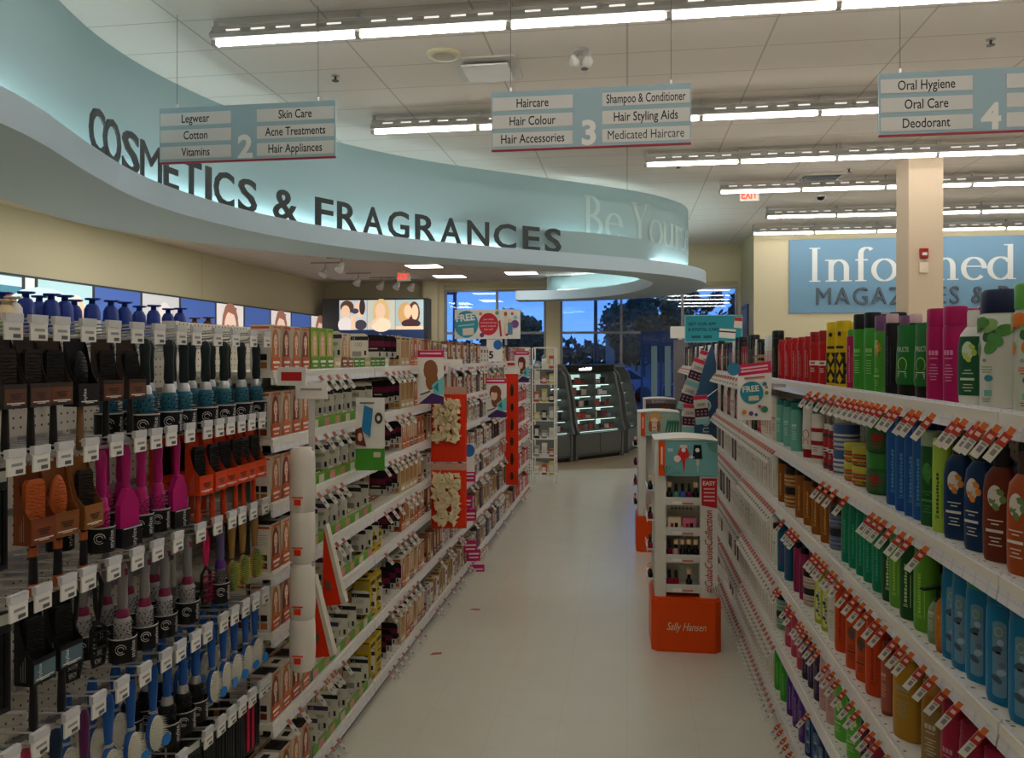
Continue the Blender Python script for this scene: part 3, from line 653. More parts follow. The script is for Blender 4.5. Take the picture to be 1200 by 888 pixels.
# low building, cars, lamp posts, signal
t = thing('shop_building', 'pale low building across the car park behind the entrance', 'building', (wx(766, 54), 54, -.15))
x0, x1 = -3.2, 3.2; m = MB(); m.bx(x0, x1, 0, 4, 0, 4.2, C(150, 150, 130)); m.build('wall', t); m = MB(); m.bx(x0 - .2, x1 + .2, -.2, 4.2, 4.2, 4.6, C(110, 110, 105)); m.build('roof', t)
m = MB(); [m.bx(a, a + .8, -.05, 0, 1.5, 3.6, C(90, 60, 50)) for a in (-2.4, -.4, 1.6)]; m.build('window', t)
def car(x, y, rot, col, look):
    t = thing('parked_car', look, 'car', (x, y, -.15), rot)
    m = MB(); pf = [(-2.15, .35), (-2.1, .75), (-1.2, .88), (-.6, 1.35), (.9, 1.38), (1.6, .92), (2.1, .85), (2.15, .35)]
    m.prism(pf, -.85, .85, col, 'Y'); m.build('body', t)
    m = MB(); pf = [(-1.05, .92), (-.55, 1.28), (.85, 1.3), (1.4, .95)]; m.prism(pf, -.86, .86, M((.02, .03, .05), .1), 'Y'); m.build('windows', t)
    for wx_ in (-1.3, 1.35):
        for s_ in (-1, 1): m = MB(); m.lathe([(.2, -.1), (.33, -.09), (.33, .09), (.2, .1)], BLACK, 16, c=(wx_, s_ * .8, .33), axis='Y'); m.build('wheel', t)
    m = MB(); [m.bx(2.14, 2.17, s_ * .6 - .15, s_ * .6 + .15, .6, .75, C(200, 60, 50)) for s_ in (-1, 1)]; m.build('lamps', t)
for i, (px, y, r, c, lk) in enumerate(((672, 30, .2, C(60, 70, 85, .3), 'grey car parked outside left of the entrance'), (712, 33, .1, C(150, 155, 165, .3), 'silver car parked outside, second from the window pier'), (842, 31, 0, C(40, 50, 80, .3), 'dark blue car parked outside, seen by the wall corner'), (560, 32, .3, C(110, 115, 120, .3), 'light grey car parked outside the first window'))):
    car(wx(px, y), y, r, c, lk)
for px, y, lk in ((533, 38, 'lamp post outside the first window'), (698, 44, 'thick dark lamp post outside beside the large trees'), (722, 50, 'slim lamp post outside behind the large trees')):
    hh = wh(345, px, y); t = thing('lamp_post', f'tall dark {lk}', 'lamp post', (wx(px, y), y, -.15))
    m = MB(); m.tube([(0, 0, 0), (0, 0, hh)], [.14, .09], DGREY, 8); m.build('pole', t); m = MB(); m.bx(-.9, .1, -.12, .12, hh, hh + .12, DGREY); m.build('lamp_head', t)
t = thing('traffic_signal', 'traffic signal showing a red light beyond the car park', 'traffic light', (wx(746, 50), 50, -.15)); hh = wh(415, 746, 50)
m = MB(); m.tube([(0, .15, 0), (0, .15, hh)], .07, DGREY); m.build('pole', t); m = MB(); m.bx(-.22, .22, -.1, .1, hh - .7, hh + .3, BLACK); m.build('housing', t)
m = MB(); m.lathe([(.13, -.14), (.02, -.15)], M((1, .12, .03), .4, emit=8), 12, c=(0, 0, hh), axis='Y'); m.build('red_lamp', t)

# ------------------------------------------------------------------ cosmetics counters under the soffit
GREYU = C(92, 95, 92, .4); GREYL = C(76, 80, 78, .4); TEALP = M(srgb(200, 232, 222), .4, emit=.25); SHLIT = M((.75, 1.0, .92), .4, emit=.5)
rk = random.Random(5)
def counter_goods(t, x0, x1, yf, z, hmax, tag_, n):
    w = (x1 - x0) / n
    for i in range(n):
        c = rk.choice([srgb(30, 30, 32), srgb(150, 70, 60), srgb(200, 180, 160), srgb(60, 50, 50), srgb(175, 60, 60), srgb(120, 120, 130), srgb(215, 210, 205)])
        hh = hmax * rk.uniform(.45, 1); m = MB(); ww = w * .7; m.bx(-ww / 2, ww / 2, -.02, .02, 0, hh * .8, M(c, .4)); m.bx(-ww / 2 - .002, ww / 2 + .002, -.022, .022, hh * .8, hh, M((.02, .02, .02), .3))
        o = m.build('makeup_pack', None, tuple(t.matrix_basis @ Vector((x0 + w * (i + .5), yf, z + .001))), t.rotation_euler.z, cat='makeup', group='make-up packs on the grey counters')
        REG.append(('small make-up pack', tag_, i, o, 'from its left end'))
SHN = ['top', 'second', 'third', 'fourth', 'lowest']
def counter(ax, ay, bx, by, H, look, name, goods=True, header=None, ncol=2):
    L = math.hypot(bx - ax, by - ay); rot = math.atan2(by - ay, bx - ax); t = thing('makeup_counter', look, 'counter', (ax, ay, 0), rot); t.matrix_basis = T(ax, ay, 0, rot)
    prof = [(.0, .0), (.0, .42), (-.05, .45), (.04, .60), (.10, 1.0), (.20, 1.38), (.34, H), (.55, H), (.62, 1.2), (.62, 0)]
    for x, nm in ((0, 'end_fin'), (L - .05, 'end_fin')):
        m = MB(); m.prism([(p[0] - (.03 if p[1] > .5 else 0), p[1]) for p in prof], x, x + .05, GREYU, 'X'); m.build(nm, t)
    m = MB(); m.bx(.05, L - .05, .02, .6, .06, .43, GREYL); m.bx(.05, L - .05, .06, .6, 0, .06, BLACK)
    m.build('plinth', t)
    m = MB(); m.bx(.05, L - .05, .50, .6, .43, H - .02, GREYL); m.build('back_panel', t)
    for k in range(ncol): m = MB(); a = .05 + (L - .1) * k / ncol; b = .05 + (L - .1) * (k + 1) / ncol; m.bx(a + .01, b - .01, .008, .02, .1, .41, GREYU); m.build('cupboard_door', t)
    if ncol > 1: m = MB(); m.bx(L / 2 - .012, L / 2 + .012, .12, .5, .45, H - .15, GREYU); m.build('divider', t)
    for i in range(5):
        z = .46 + (H - .62) * i / 5; f = .02 + .05 * i; m = MB(); m.bx(.05, L - .05, f + .02, .5, z, z + .02, GREYU); s_ = m.build('shelf', t)
        m = MB(); m.bx(.07, L - .07, .47, .499, z + .03, z + .17, TEALP); m.build('light_panel', s_)
        m = MB(); m.bx(.07, L - .07, f + .06, f + .10, z - .012, z - .002, SHLIT); m.build('shelf_lamp', s_)
        if goods:
            for k in range(ncol):
                a = .07 + (L - .14) * k / ncol; b = .07 + (L - .14) * (k + 1) / ncol
                counter_goods(t, a + .02, b - .02, f + .14, z + .02, .13, f'{SHN[4 - i]} shelf of {name}' + (' far half' if k else ''), 4)
    if header:
        m = MB(); m.bx(.05, L - .05, .18, .52, H - .13, H - .01, BLACK); m.text(header, L * .35, H - .10, .07, M((1, 1, 1), .5, emit=1.0), y=.176, bold=.03, maxw=L * .5); m.build('header', t)
    else:
        m = MB(); m.bx(.05, L - .05, .25, .55, H - .06, H - .02, GREYU); m.build('header', t)
counter(Xat(648, 12.45), 12.45, Xat(672, 12.75), 12.75, 1.50, 'grey make-up counter unit with pale green lit panels beside the wire rack', 'the rack-side counter', ncol=1)
ax, ay = Xat(675, 12.8), 12.8; bx, by = Xat(731, 13.7), 13.7
counter(ax, ay, bx, by, 1.56, 'middle grey make-up counter with a black lit header', 'the middle counter', header='makeBUFF')
counter(Xat(736, 14.0), 14.0, Xat(748, 14.85), 14.85, 1.56, 'last grey make-up counter curving away towards the window', 'the last counter', ncol=1)

# white wire rack at the end of the hair colour shelves
RX0, RX1, RY = Xat(624, 10.35), Xat(650, 10.35), 10.35
t = thing('wire_rack', 'white wire rack standing at the end of the hair colour shelves', 'rack', (0, RY, 0)); WIRE = C(225, 224, 218, .35)
for x in (RX0, RX1):
    for y in (0, .3): m = MB(); m.tube([(x, y, 0), (x, y, 1.80)], .010, WIRE); m.build('post', t)
rz = [.12, .36, .60, .84, 1.08, 1.32, 1.52]
for z in rz:
    m = MB()
    for k in range(7): y = .3 * k / 6; m.tube([(RX0, y, z), (RX1, y, z)], .004, WIRE, 4)
    for y in (0, .3): m.tube([(RX0, y, z + .05), (RX1, y, z + .05)], .004, WIRE, 4)
    for k in range(4): x = RX0 + (RX1 - RX0) * k / 3; m.tube([(x, 0, z), (x, .3, z)], .004, WIRE, 4); m.tube([(x, 0, z), (x, 0, z + .05)], .004, WIRE, 4)
    m.build('wire_shelf', t)
m = MB(); m.tube([(RX0, .15, 1.8), (RX1, .15, 1.8)], .01, WIRE); m.build('top_rail', t)
for j, z in enumerate(rz):
    for i in range(3):
        x = RX0 + (RX1 - RX0) * (i + .5) / 3; c = [C(226, 222, 210), C(40, 40, 42), C(180, 90, 60), C(150, 150, 140), C(205, 190, 90)][(i * 2 + j * 3) % 5]
        m = MB(); hh = .10 + .035 * ((i + j) % 3); m.bx(-.032, .032, -.05, .05, 0, hh, c); m.pr(0, hh * .5, .05, hh * .5, C(210, 205, 195)); m.v = [(a, b if abs(b) > .04 else b - .05, d) for a, b, d in m.v]
        o = m.build('boxed_makeup', None, (x, RY + .12, z + .0065), cat='makeup box', group='boxes on the wire rack'); REG.append(('small box', f'{ordinal(6 - j)} tier down on the wire rack', i, o, 'from its left'))
# ------------------------------------------------------------------ shelving bays
PEG = grid_mat('pegboard', srgb(216, 210, 196), srgb(60, 56, 50), 0.0254, 0.0254, 0.0034, 0, axes='YZ', rough=0.5, dots=True)
SHTOP = grid_mat('shelf_steel', srgb(224, 220, 208), srgb(120, 116, 108), 0.05, 0.05, 0.0045, 0, rough=0.4, dots=True)
RAIL = grid_mat('price_rail', srgb(214, 214, 216), srgb(200, 200, 206), 0.055, 0.020, 0.010, 0.003, axes='YZ', rough=0.3)
XLF, XRF, DEP = -1.21, .67, .40
tagm = {}
def tag_mesh(side, kind):
    """small flag ticket hanging off a shelf rail; side +1 leans to +X"""
    if (side, kind) in tagm: return tagm[(side, kind)]
    p = MB(); W, H = .0155, .074
    if kind == 'sale': p.bx(-W / 2, W / 2, -.001, 0, -H, 0, PAPER); p.lay = 3; p.pr(0, -.028, W, .026, C(196, 62, 50)); p.pr(0, -.010, W * .7, .014, C(228, 120, 60)); p.pr(0, -.056, W * .5, .012, C(150, 148, 146)); p.pr(0, -.045, W * .6, .005, C(170, 168, 166)); p.pr(0, -.028, W * .6, .008, C(235, 200, 190))
    else: p.bx(-W / 2, W / 2, -.001, 0, -H, 0, PAPER); p.lay = 3; p.pr(0, -.014, W * .8, .022, C(206, 130, 122)); p.pr(0, -.05, W * .5, .012, C(160, 158, 156))
    p.xf(T(0, 0, 0, rz=.25 * side, ry=-side * .62)); tagm[(side, kind)] = p.mesh('price_tag'); return tagm[(side, kind)]
def bay(side, y0, y1, levels, look, tags, kind='sale', perf=True, top=1.80, fence=None):
    """side -1: left of the aisle, +1: right; levels: rail heights top to bottom; tags: {level: [y,...]}"""
    xf = XLF if side < 0 else XRF; xb = xf + side * DEP; t = thing('shelving_bay', look, 'shelving', (xb, (y0 + y1) / 2, 0)); L = y1 - y0; h = L / 2
    def X(d): return side * (-DEP + d)        # distance from the front edge
    def box(m, d0, d1, ya, yb, z0, z1, mat): a, b = sorted((X(d0), X(d1))); m.bx(a, b, ya, yb, z0, z1, mat)
    m = MB(); box(m, DEP - .01, DEP + .02, -h, h, .05, top, PEG); m.build('back_panel', t)
    for y in (-h, h - .02): m = MB(); box(m, DEP - .035, DEP - .01, y, y + .02, 0, top, SHELFM); m.build('upright', t)
    m = MB(); box(m, .03, DEP, -h, h, 0, levels[-1] - .03, C(60, 58, 54)); m.build('kick_plate', t)
    for i, z in enumerate(levels):
        m = MB(); box(m, .004, DEP - .012, -h + .002, h - .002, z, z + .02, SHTOP)
        for y in (-h + .01, h - .02): box(m, .05, DEP - .03, y, y + .01, z - .02, z, SHELFM)
        s = m.build('shelf', t)
        m = MB(); a0, a1 = X(0), X(.012); zz = z
        m.prism([(a0, zz - .025), (a1, zz - .025), (X(.014), zz + .026), (X(.010), zz + .026)] if side < 0 else [(a1, zz - .025), (a0, zz - .025), (X(.010), zz + .026), (X(.014), zz + .026)], -h + .003, h - .003, RAIL, 'Y'); m.build('price_rail', s)
        if fence and i > 0:
            q = MB(); a, b = fence[0] - (y0 + y1) / 2, fence[1] - (y0 + y1) / 2; fx = X(.016); n_ = int((b - a) / .06); cc = [C(96, 150, 44), C(206, 196, 170), C(96, 150, 44), C(196, 150, 110), C(110, 160, 50), C(206, 130, 130)]
            q.bx(min(fx, fx + side * .002), max(fx, fx + side * .002), a, b, z + .0205, z + .068, C(110, 160, 44))
            for k in range(n_): u = a + (b - a) * k / n_; w2 = (b - a) / n_; q.quad([(fx - side * .0006, u + .004, z + .026), (fx - side * .0006, u + w2 - .004, z + .026), (fx - side * .0006, u + w2 - .004, z + .058), (fx - side * .0006, u + .004, z + .058)], cc[(k * 5 + i) % 6])
            q.build('picture_strip', s)
        tm = tag_mesh(-side, kind)
        for y in tags.get(i, []):
            ob('price_tag', tm, s, (X(-.004), y - (y0 + y1) / 2, z + .012 - .012))
    return t
ZR = [1.55, 1.25, .98, .655, .36, .07]
ZL = [1.60, 1.365, 1.14, .90, .69, .375, .07]
def ypx(pxs, X): return [Yat(p, X) for p in pxs]
def spread(y0, y1, st): n = max(1, int((y1 - y0) / st)); return [y0 + (y1 - y0) * (i + .5) / n for i in range(n)]
RB = [.5, 1.57, 2.64, 3.70, 4.77, 5.84, 6.91, 7.98, 9.05, 10.12]
NB = ['beyond the camera end', 'nearest fully seen', 'second', 'third', 'fourth', 'fifth', 'sixth', 'seventh', 'last']
near_tags = [[953, 962, 972, 981, 990, 998, 1005, 1012, 1019, 1026, 1033, 1041, 1052, 1059, 1074, 1082, 1098, 1128, 1136, 1153, 1160, 1175, 1192],
             [968, 975, 983, 996, 1027, 1034, 1041, 1051, 1063, 1072, 1090],
             [921, 930, 934, 938, 959, 963, 968, 972, 979, 983, 990, 1000, 1008, 1016, 1024, 1034, 1042, 1056, 1065, 1073, 1088, 1100, 1115, 1130, 1160],
             [914, 917, 928, 933, 941, 944, 948, 953, 958, 963, 974, 980, 986, 994, 1003, 1010, 1020, 1027, 1034, 1045, 1052, 1060],
             [897, 905, 911, 950, 978, 982, 988], [905, 909, 916, 919, 923, 926, 930, 933, 936, 940, 944, 948, 953]]
allt = [[Yat(p, XRF) for p in row] for row in near_tags]
for i in range(len(RB) - 1):
    y0, y1 = RB[i], RB[i + 1]
    if i < 3: tg = {k: [y for y in row if y0 < y < y1] for k, row in enumerate(allt)}
    elif i < 6: tg = {k: spread(y0 + .02, y1 - .02, .06) for k in range(0, 6)}; tg[0] = spread(y0, y1, .13)
    else: tg = {0: spread(y0, y1, .12)}
    bay(1, y0, y1, ZR, f'white shampoo shelving bay on the right, {ordinal(i)} from the near end', tg, 'sale' if i < 3 else 'plain')
LB = [2.60, 3.72, 4.80, 5.82, 6.84, 7.86, 8.88, 9.90]
ltags = [[373, 383, 393, 403, 451, 459, 465, 471, 477], [366, 379, 389, 399, 448, 463, 470, 478], [371, 381, 390, 398, 447, 455, 461, 467, 473, 479, 486], [383, 392, 400, 449, 457, 464, 474, 480, 486], [383, 450, 465, 471, 477, 482],
         [381, 390, 400, 455, 461, 467, 472, 478, 483, 488], [380, 387, 394, 455, 460, 466, 471, 477, 486, 492]]
la = [[Yat(p, XLF) for p in row] for row in ltags]
la[6] += [2.66, 2.74]; la[5] += [2.7, 2.8, 2.95, 3.05, 3.12]; la[4] += [2.72, 2.95, 3.0, 3.1]
LOOKB = ['white hair colour shelving bay nearest the brushes', 'second hair colour shelving bay from the brushes', 'hair colour shelving bay behind the bags of sponges', 'fourth shelving bay from the brushes on the left', 'fifth shelving bay from the brushes on the left', 'shelving bay before the orange clip strip, sixth from the brushes', 'last shelving bay on the left, by the wire rack']
for i in range(7):
    y0, y1 = LB[i], LB[i + 1]
    if i < 2: tg = {k: [y for y in row if y0 < y < y1] for k, row in enumerate(la)}
    else: tg = {k: [y for y in spread(y0 + .1, y1 - .1, .07) if rnd.random() < (.8 if (i + k) % 3 == 0 else .3)] for k in range(7)}
    t = bay(-1, y0, y1, ZL, LOOKB[i], tg, kind='plain', fence=(2.98, 3.71) if i == 0 else None)
    # red header plate on the first rail of a bay
    if i in (0, 2, 5):
        m = MB(); m.bx(-.052, .052, -.012, 0, -.032, .032, SHELFM); m.lay = 32; m.pr(.0, 0, .075, .030, C(190, 40, 40)); m.build('brand_plate', t, (DEP + .056, -(y1 - y0) / 2 + .03, ZL[0] + .005), label='red and white header plate')
# end panel of the left run, seen from the far aisle, and the tall back of the run
m = MB(); m.bx(-.012, .012, 0, .0, 0, 0, SHELFM)
t = thing('gondola_end', 'perforated white end upright closing the hair colour shelves', 'end panel', (XLF - .02, 9.93, 0))
m = MB(); m.bx(-.40, .02, 0, .03, 0, 1.80, SHELFM); m.build('panel', t)
m = MB(); [m.bx(.004, .016, -.002, 0, z / 100, z / 100 + .012, BLACK) for z in range(20, 178, 4)]; m.build('slot_column', t)

# pegboard bay with hooks, left front
PX = XLF - .38
t = thing('pegboard_bay', 'white pegboard bay holding the hanging hair brushes', 'pegboard', (PX, 1.5, 0))
m = MB(); m.bx(-.03, 0, -1.1, 1.1, .1, 1.735, PEG); m.build('board', t)
m = MB(); m.bx(-.03, .42, -1.1, 1.1, .0, .10, SHELFM); m.build('base', t)
for z in (1.725, 1.56, 1.27, .97, .665):
    m = MB(); m.bx(-.002, .012, -1.09, 1.09, z - .008, z + .008, MGREY); m.build('hook_bar', t)
# shelf on top of the pegboard run that carries the tall bottles
t = thing('top_shelf', 'white shelf along the pegboard top carrying pump bottles', 'shelf', (PX - .225, 1.75, 1.62))
m = MB(); m.bx(-.22, .17, -.85, 1.95, .075, .09, SHELFM); m.build('board', t); m = MB(); m.bx(.165, .17, -.85, 1.95, .06, .095, SHELFM); m.build('front_lip', t)
m = MB(); [m.bx(-.2, .15, y, y + .02, -.08, .075, SHELFM) for y in (-.8, 0, .78, 1.9)]; m.build('brackets', t)
# ------------------------------------------------------------------ hooks and hair brushes on the pegboard
HF = XLF - .03      # front end of the hooks
hk = Tmpl('peg_hook', 'hook')
m = MB(); m.tube([(0, 0, -.05), (0, -.33, -.012), (0, -.345, .0)], .003, CHROME, 5); hk.part('product_wire', m)
m = MB(); m.tube([(0, 0, -.012), (0, -.33, .012), (0, -.345, .008)], .0025, CHROME, 5); hk.part('ticket_wire', m)
m = MB(); m.bx(-.03, .03, -.006, 0, -.065, 0, CHROME); hk.part('back_plate', m)
m = MB(); m.bx(-.024, .024, -.354, -.350, -.034, .004, PAPER); m.bx(-.024, .024, -.356, -.345, .002, .02, C(206, 206, 208)); m.pr(0, -.012, .03, .006, C(150, 150, 150)); m.pr(.006, -.026, .02, .008, C(90, 90, 92))
m.v = [(a, b - .3545 if b > -.1 else b, c) for a, b, c in m.v]
hk.part('price_ticket', m)
def spikes(mb, pts, nrm, ln, mat, r=.0011):
    for p, d in zip(pts, nrm):
        p = Vector(p); d = Vector(d).normalized(); u = d.orthogonal().normalized() * r; v = d.cross(u).normalized() * r; q = p + d * ln
        mb.add([p + u, p - u * .5 + v, p - u * .5 - v, q], [(0, 1, 3), (1, 2, 3), (2, 0, 3)], mat)
rj = random.Random(2)
SIL = C(176, 178, 180, .3, metal=.6)
def sleeve_tmpl(sl, lab, head, handle, tip, shape='paddle', brand=True, br=(25, 25, 25), hl=.13):
    t = Tmpl('hair_brush', 'hair brush'); SL = C(*sl, .5); LB_ = C(*lab, .5); HD = C(*head, .45); HN = C(*handle, .4)
    m = MB(); m.bx(-.037, .037, -.001, 0, -.20, -.005, SL)
    for s_ in (-1, 1):
        pf = [(0, -.008), (0, -.20), (-.055, -.20), (-.055, -.135), (-.046, -.128), (-.032, -.108), (-.020, -.07), (-.010, -.03)]
        m.prism([(a, b) for a, b in pf], s_ * .0375 - .0005, s_ * .0375 + .0005, SL, 'X')
    m.bx(-.0375, .0375, -.0555, -.0545, -.20, -.135, SL); m.bx(-.0375, .0375, -.055, 0, -.2005, -.1995, SL)
    m.lay = 140; m.pr(0, -.17, .07, .045, LB_); m.pr(.0, -.186, .058, .003, C(225, 222, 214)); m.pr(0, -.19, .03, .002, C(225, 222, 214))
    if brand: m.pt('stylize', -.012, -.188, .016, C(230, 230, 230), rot=math.pi / 2, maxw=.042, align='L') if lab[0] < 60 or lab[2] > 100 else [m.pr(0, -.162 - k * .006, .04 - k * .008, .0035, C(60, 40, 34)) for k in range(3)]
    a0 = len(m.v)
    for k in range(3): m.quad([(-.0382, -.02 - k * .006, -.19), (-.0382, -.0215 - k * .006, -.19), (-.0382, -.0215 - k * .006, -.15 + k * .012), (-.0382, -.02 - k * .006, -.15 + k * .012)], C(150, 145, 140))
    t.part('card_sleeve', m)
    m = MB()
    if shape == 'paddle': m.prism([(-.028, -.05), (-.02, -.04), (.02, -.04), (.028, -.05), (.03, -.16), (.02, -.185), (-.02, -.185), (-.03, -.16)], -.03, -.016, HD, 'Y')
    else: m.lathe([(.0, -.008), (.9, -.006), (1, 0), (.9, .006), (0, .008)], HD, 18, sx=.026, sy=.072, c=(0, -.022, -.112), axis='Y')
    h_ = t.part('head', m)
    m = MB(); P = []; N = []
    for i in range(7):
        for j in range(13):
            x = (i - 3) * .008; z = -.055 - j * .0095
            if shape != 'paddle' and (x / .024) ** 2 + ((z + .112) / .068) ** 2 > 1: continue
            P.append((x + rj.uniform(-.002, .002), -.03, z + rj.uniform(-.003, .003))); N.append((x * 4 + rj.uniform(-.2, .2), -1, rj.uniform(-.2, .2)))
    spikes(m, P, N, .02, C(*br, .4), .0011); t.part('bristles', m, h_)
    m = MB(); m.lathe([(.007, -.20 - hl), (.012, -.195 - hl), (.013, -.17 - hl), (.011, -.24), (.009, -.19), (.012, -.17)], HN, 10, sy=.7, c=(0, -.022, 0)); n_ = t.part('handle', m)
    if tip:
        m = MB(); m.lathe([(.0132, -.205 - hl), (.0145, -.20 - hl), (.0145, -.175 - hl)], C(*tip, .35, metal=.3), 10, sy=.72, c=(0, -.022, 0)); t.part('metal_band', m, n_); m = MB(); m.lathe([(.0125, -.235), (.0125, -.213)], C(*tip, .3, metal=.4), 10, sy=.72, c=(0, -.022, 0)); t.part('metal_band', m, n_)
    return t
def round_tmpl(handle, fer, barrel, wrap, r=.024, grip=None):
    t = Tmpl('round_hair_brush', 'hair brush')
    m = MB(); m.lathe([(.011, -.135), (.015, -.11), (.013, -.06), (.016, -.02), (.010, -.0), (.0, .004)], C(*handle, .4), 12, c=(0, -.012, 0)); t.part('handle', m)
    if grip: m = MB(); m.lathe([(.0165, -.03), (.0165, -.012)], C(*grip, .4), 8, c=(0, -.014, 0), sx=.5); t.part('grip_inlay', m)
    m = MB(); m.lathe([(.019, -.155), (.017, -.135), (.011, -.125)], SIL if fer is None else C(*fer, .35), 12, c=(0, -.012, 0)); t.part('ferrule', m)
    m = MB(); m.lathe([(r * .8, -.262), (r, -.255), (r, -.16), (r * .8, -.152)], C(*barrel, .4), 14, c=(0, -.012, 0))
    for i in range(10):
        for j in range(7):
            a = i * .628 + (j % 2) * .314; z = -.17 - j * .013; u = (math.cos(a), math.sin(a)); q = r + .0006
            m.quad([(u[0] * q - u[1] * e, u[1] * q + u[0] * e - .012, z + f) for e, f in ((-.0025, 0), (0, -.003), (.0025, 0), (0, .003))], BLACK)
    b_ = t.part('barrel', m)
    m = MB(); P = []; N = []
    for i in range(14):
        for j in range(8): a = i * .449 + j * .2; P.append((math.cos(a) * r, math.sin(a) * r - .012, -.165 - j * .0115)); N.append((math.cos(a), math.sin(a), 0))
    spikes(m, P, N, .013, BLACK, .0016); t.part('bristles', m, b_)
    m = MB(); W = C(*wrap, .4); R_ = r + .014; m.lathe([(R_, -.275), (R_, -.205)], W, 14, c=(0, -.012, 0), cap=False); m.lathe([(R_ + .0005, -.209), (R_ + .0005, -.205)], C(190, 190, 190), 14, c=(0, -.012, 0), cap=False)
    v, f, wd = glyphs('stylize', .02); m.text('stylize', 0, 0, .02, C(220, 220, 220), y=0, rot=math.pi / 2); k = len(v)
    m.v[-k:] = [(R_ * 1.01 * math.sin((p[0] + .0) / R_ + .2), -R_ * 1.01 * math.cos(p[0] / R_ + .2) - .012, p[2] - .24) for p in m.v[-k:]]
    for rr in (.008, .014): m.tube([((R_ + .001) * math.sin(-.9 + rr / R_ * math.cos(a * .6)), -(R_ + .001) * math.cos(-.9 + rr / R_ * math.cos(a * .6)) - .012, -.235 + rr * math.sin(a * .6)) for a in range(10)], .0011, C(215, 215, 215), 4)
    t.part('card_wrap', m); return t
def paddle_tmpl(col, wrap=(16, 16, 18), w=.036):
    t = Tmpl('paddle_hair_brush', 'hair brush'); K = C(*col, .35)
    m = MB(); m.lathe([(.013, -.15), (.011, -.12), (.013, -.06), (.015, -.02), (.009, 0), (0, .003)], K, 12, c=(0, -.012, 0), sy=.75); t.part('handle', m)
    m = MB(); m.prism([(-.012, -.12), (-w, -.165), (-w, -.245), (-w * .8, -.262), (w * .8, -.262), (w, -.245), (w, -.165), (.012, -.12)], -.026, -.006, K, 'Y'); h_ = t.part('head', m)
    m = MB(); P = [((i - 4) * w / 4.6, -.006, -.17 - j * .011) for i in range(9) for j in range(8)]; spikes(m, P, [(0, 1, 0)] * len(P), .02, BLACK, .0015); t.part('bristles', m, h_)
    m = MB(); m.bx(-w - .003, w + .003, -.034, .026, -.285, -.23, C(*wrap, .4)); m.lay = 90; m.pr(0, -.2315, w * 2, .003, C(200, 200, 200)); m.pt('stylize', .012, -.259, .022, C(220, 220, 220), rot=math.pi / 2, maxw=.05); t.part('card_wrap', m); return t
def oval_tmpl(col, cush, bri, ring=True, tag=(30, 120, 200), w=.03):
    t = Tmpl('oval_hair_brush', 'hair brush'); K = C(*col, .35)
    m = MB(); m.lathe([(.011, -.14), (.012, -.12), (.015, -.08), (.017, -.03), (.012, -.004), (0, .0)], K, 12, c=(0, -.014, 0), sy=.8); t.part('handle', m)
    if ring: m = MB(); m.lathe([(.0135, -.146), (.0135, -.138)], SIL, 12, c=(0, -.014, 0)); t.part('ring', m)
    m = MB(); m.lathe([(0, -.012), (.85, -.009), (1, 0), (.95, .003)], K, 18, sx=w, sy=.06, c=(0, -.016, -.205), axis='Y'); h_ = t.part('head', m)
    m = MB(); m.lathe([(.9, -.004), (.7, -.008), (0, -.011)], C(*cush, .5), 18, sx=w, sy=.06, c=(0, -.024, -.205), axis='Y'); t.part('cushion', m, h_)
    m = MB(); P = []; N = []
    for i in range(-4, 5):
        for j in range(-7, 8):
            x, z = i * w / 4.6, j * .0075
            if (x / w) ** 2 + (z / .058) ** 2 < .85: P.append((x, -.03, -.205 + z)); N.append((x * 6, -1, z * 4))
    spikes(m, P, N, .02, C(*bri, .4), .0016); t.part('bristles', m, h_)
    if tag: m = MB(); m.lathe([(.018, -.002), (.018, 0)], C(*tag, .4), 14, c=(.012, -.054, -.225), axis='Y'); t.part('hang_tag', m)
    return t
def vent_tmpl(col, hd=(20, 20, 22)):
    t = Tmpl('vent_hair_brush', 'hair brush'); K = C(*col, .35)
    m = MB(); pts = [(0, -.012, .0), (-.012, -.012, -.03), (-.008, -.012, -.09), (0, -.012, -.13), (.008, -.012, -.09), (.012, -.012, -.03)]; m.tube(pts, .0065, K, 7, closed=True); t.part('loop_handle', m)
    m = MB(); H_ = C(*hd, .4)
    m.tube([(-.022, -.012, -.15), (-.026, -.012, -.2), (-.016, -.012, -.25), (.016, -.012, -.25), (.026, -.012, -.2), (.022, -.012, -.15), (0, -.012, -.128)], .006, H_, 6, closed=True)
    for k in range(4): m.tube([(-.024, -.014, -.16 - k * .022), (.024, -.014, -.16 - k * .022)], .004, H_, 5)
    h_ = t.part('head', m); m = MB(); P = [((i - 2) * .011, -.018, -.155 - j * .012) for i in range(5) for j in range(8)]; spikes(m, P, [(0, -1, 0)] * len(P), .02, K, .0015); t.part('bristles', m, h_)
    return t
def comb_tmpl(card, comb, n=4):
    t = Tmpl('comb_pack', 'combs'); m = MB(); m.bx(-.035, .035, -.002, 0, -.24, .0, C(*card, .4)); m.lay = 8; m.pr(0, -.02, .06, .025, C(210, 210, 205)); t.part('card', m)
    for k in range(n):
        x = -.027 + .054 * (k + .5) / n; m = MB(); m.bx(x - .005, x + .005, -.008, -.003, -.225, -.05, C(*comb, .4))
        for j in range(22): m.bx(x + .004, x + .0055 + .006 * (n < 4), -.007, -.004, -.22 + j * .0075, -.2165 + j * .0075, C(*comb, .4))
        t.part('comb', m)
    return t
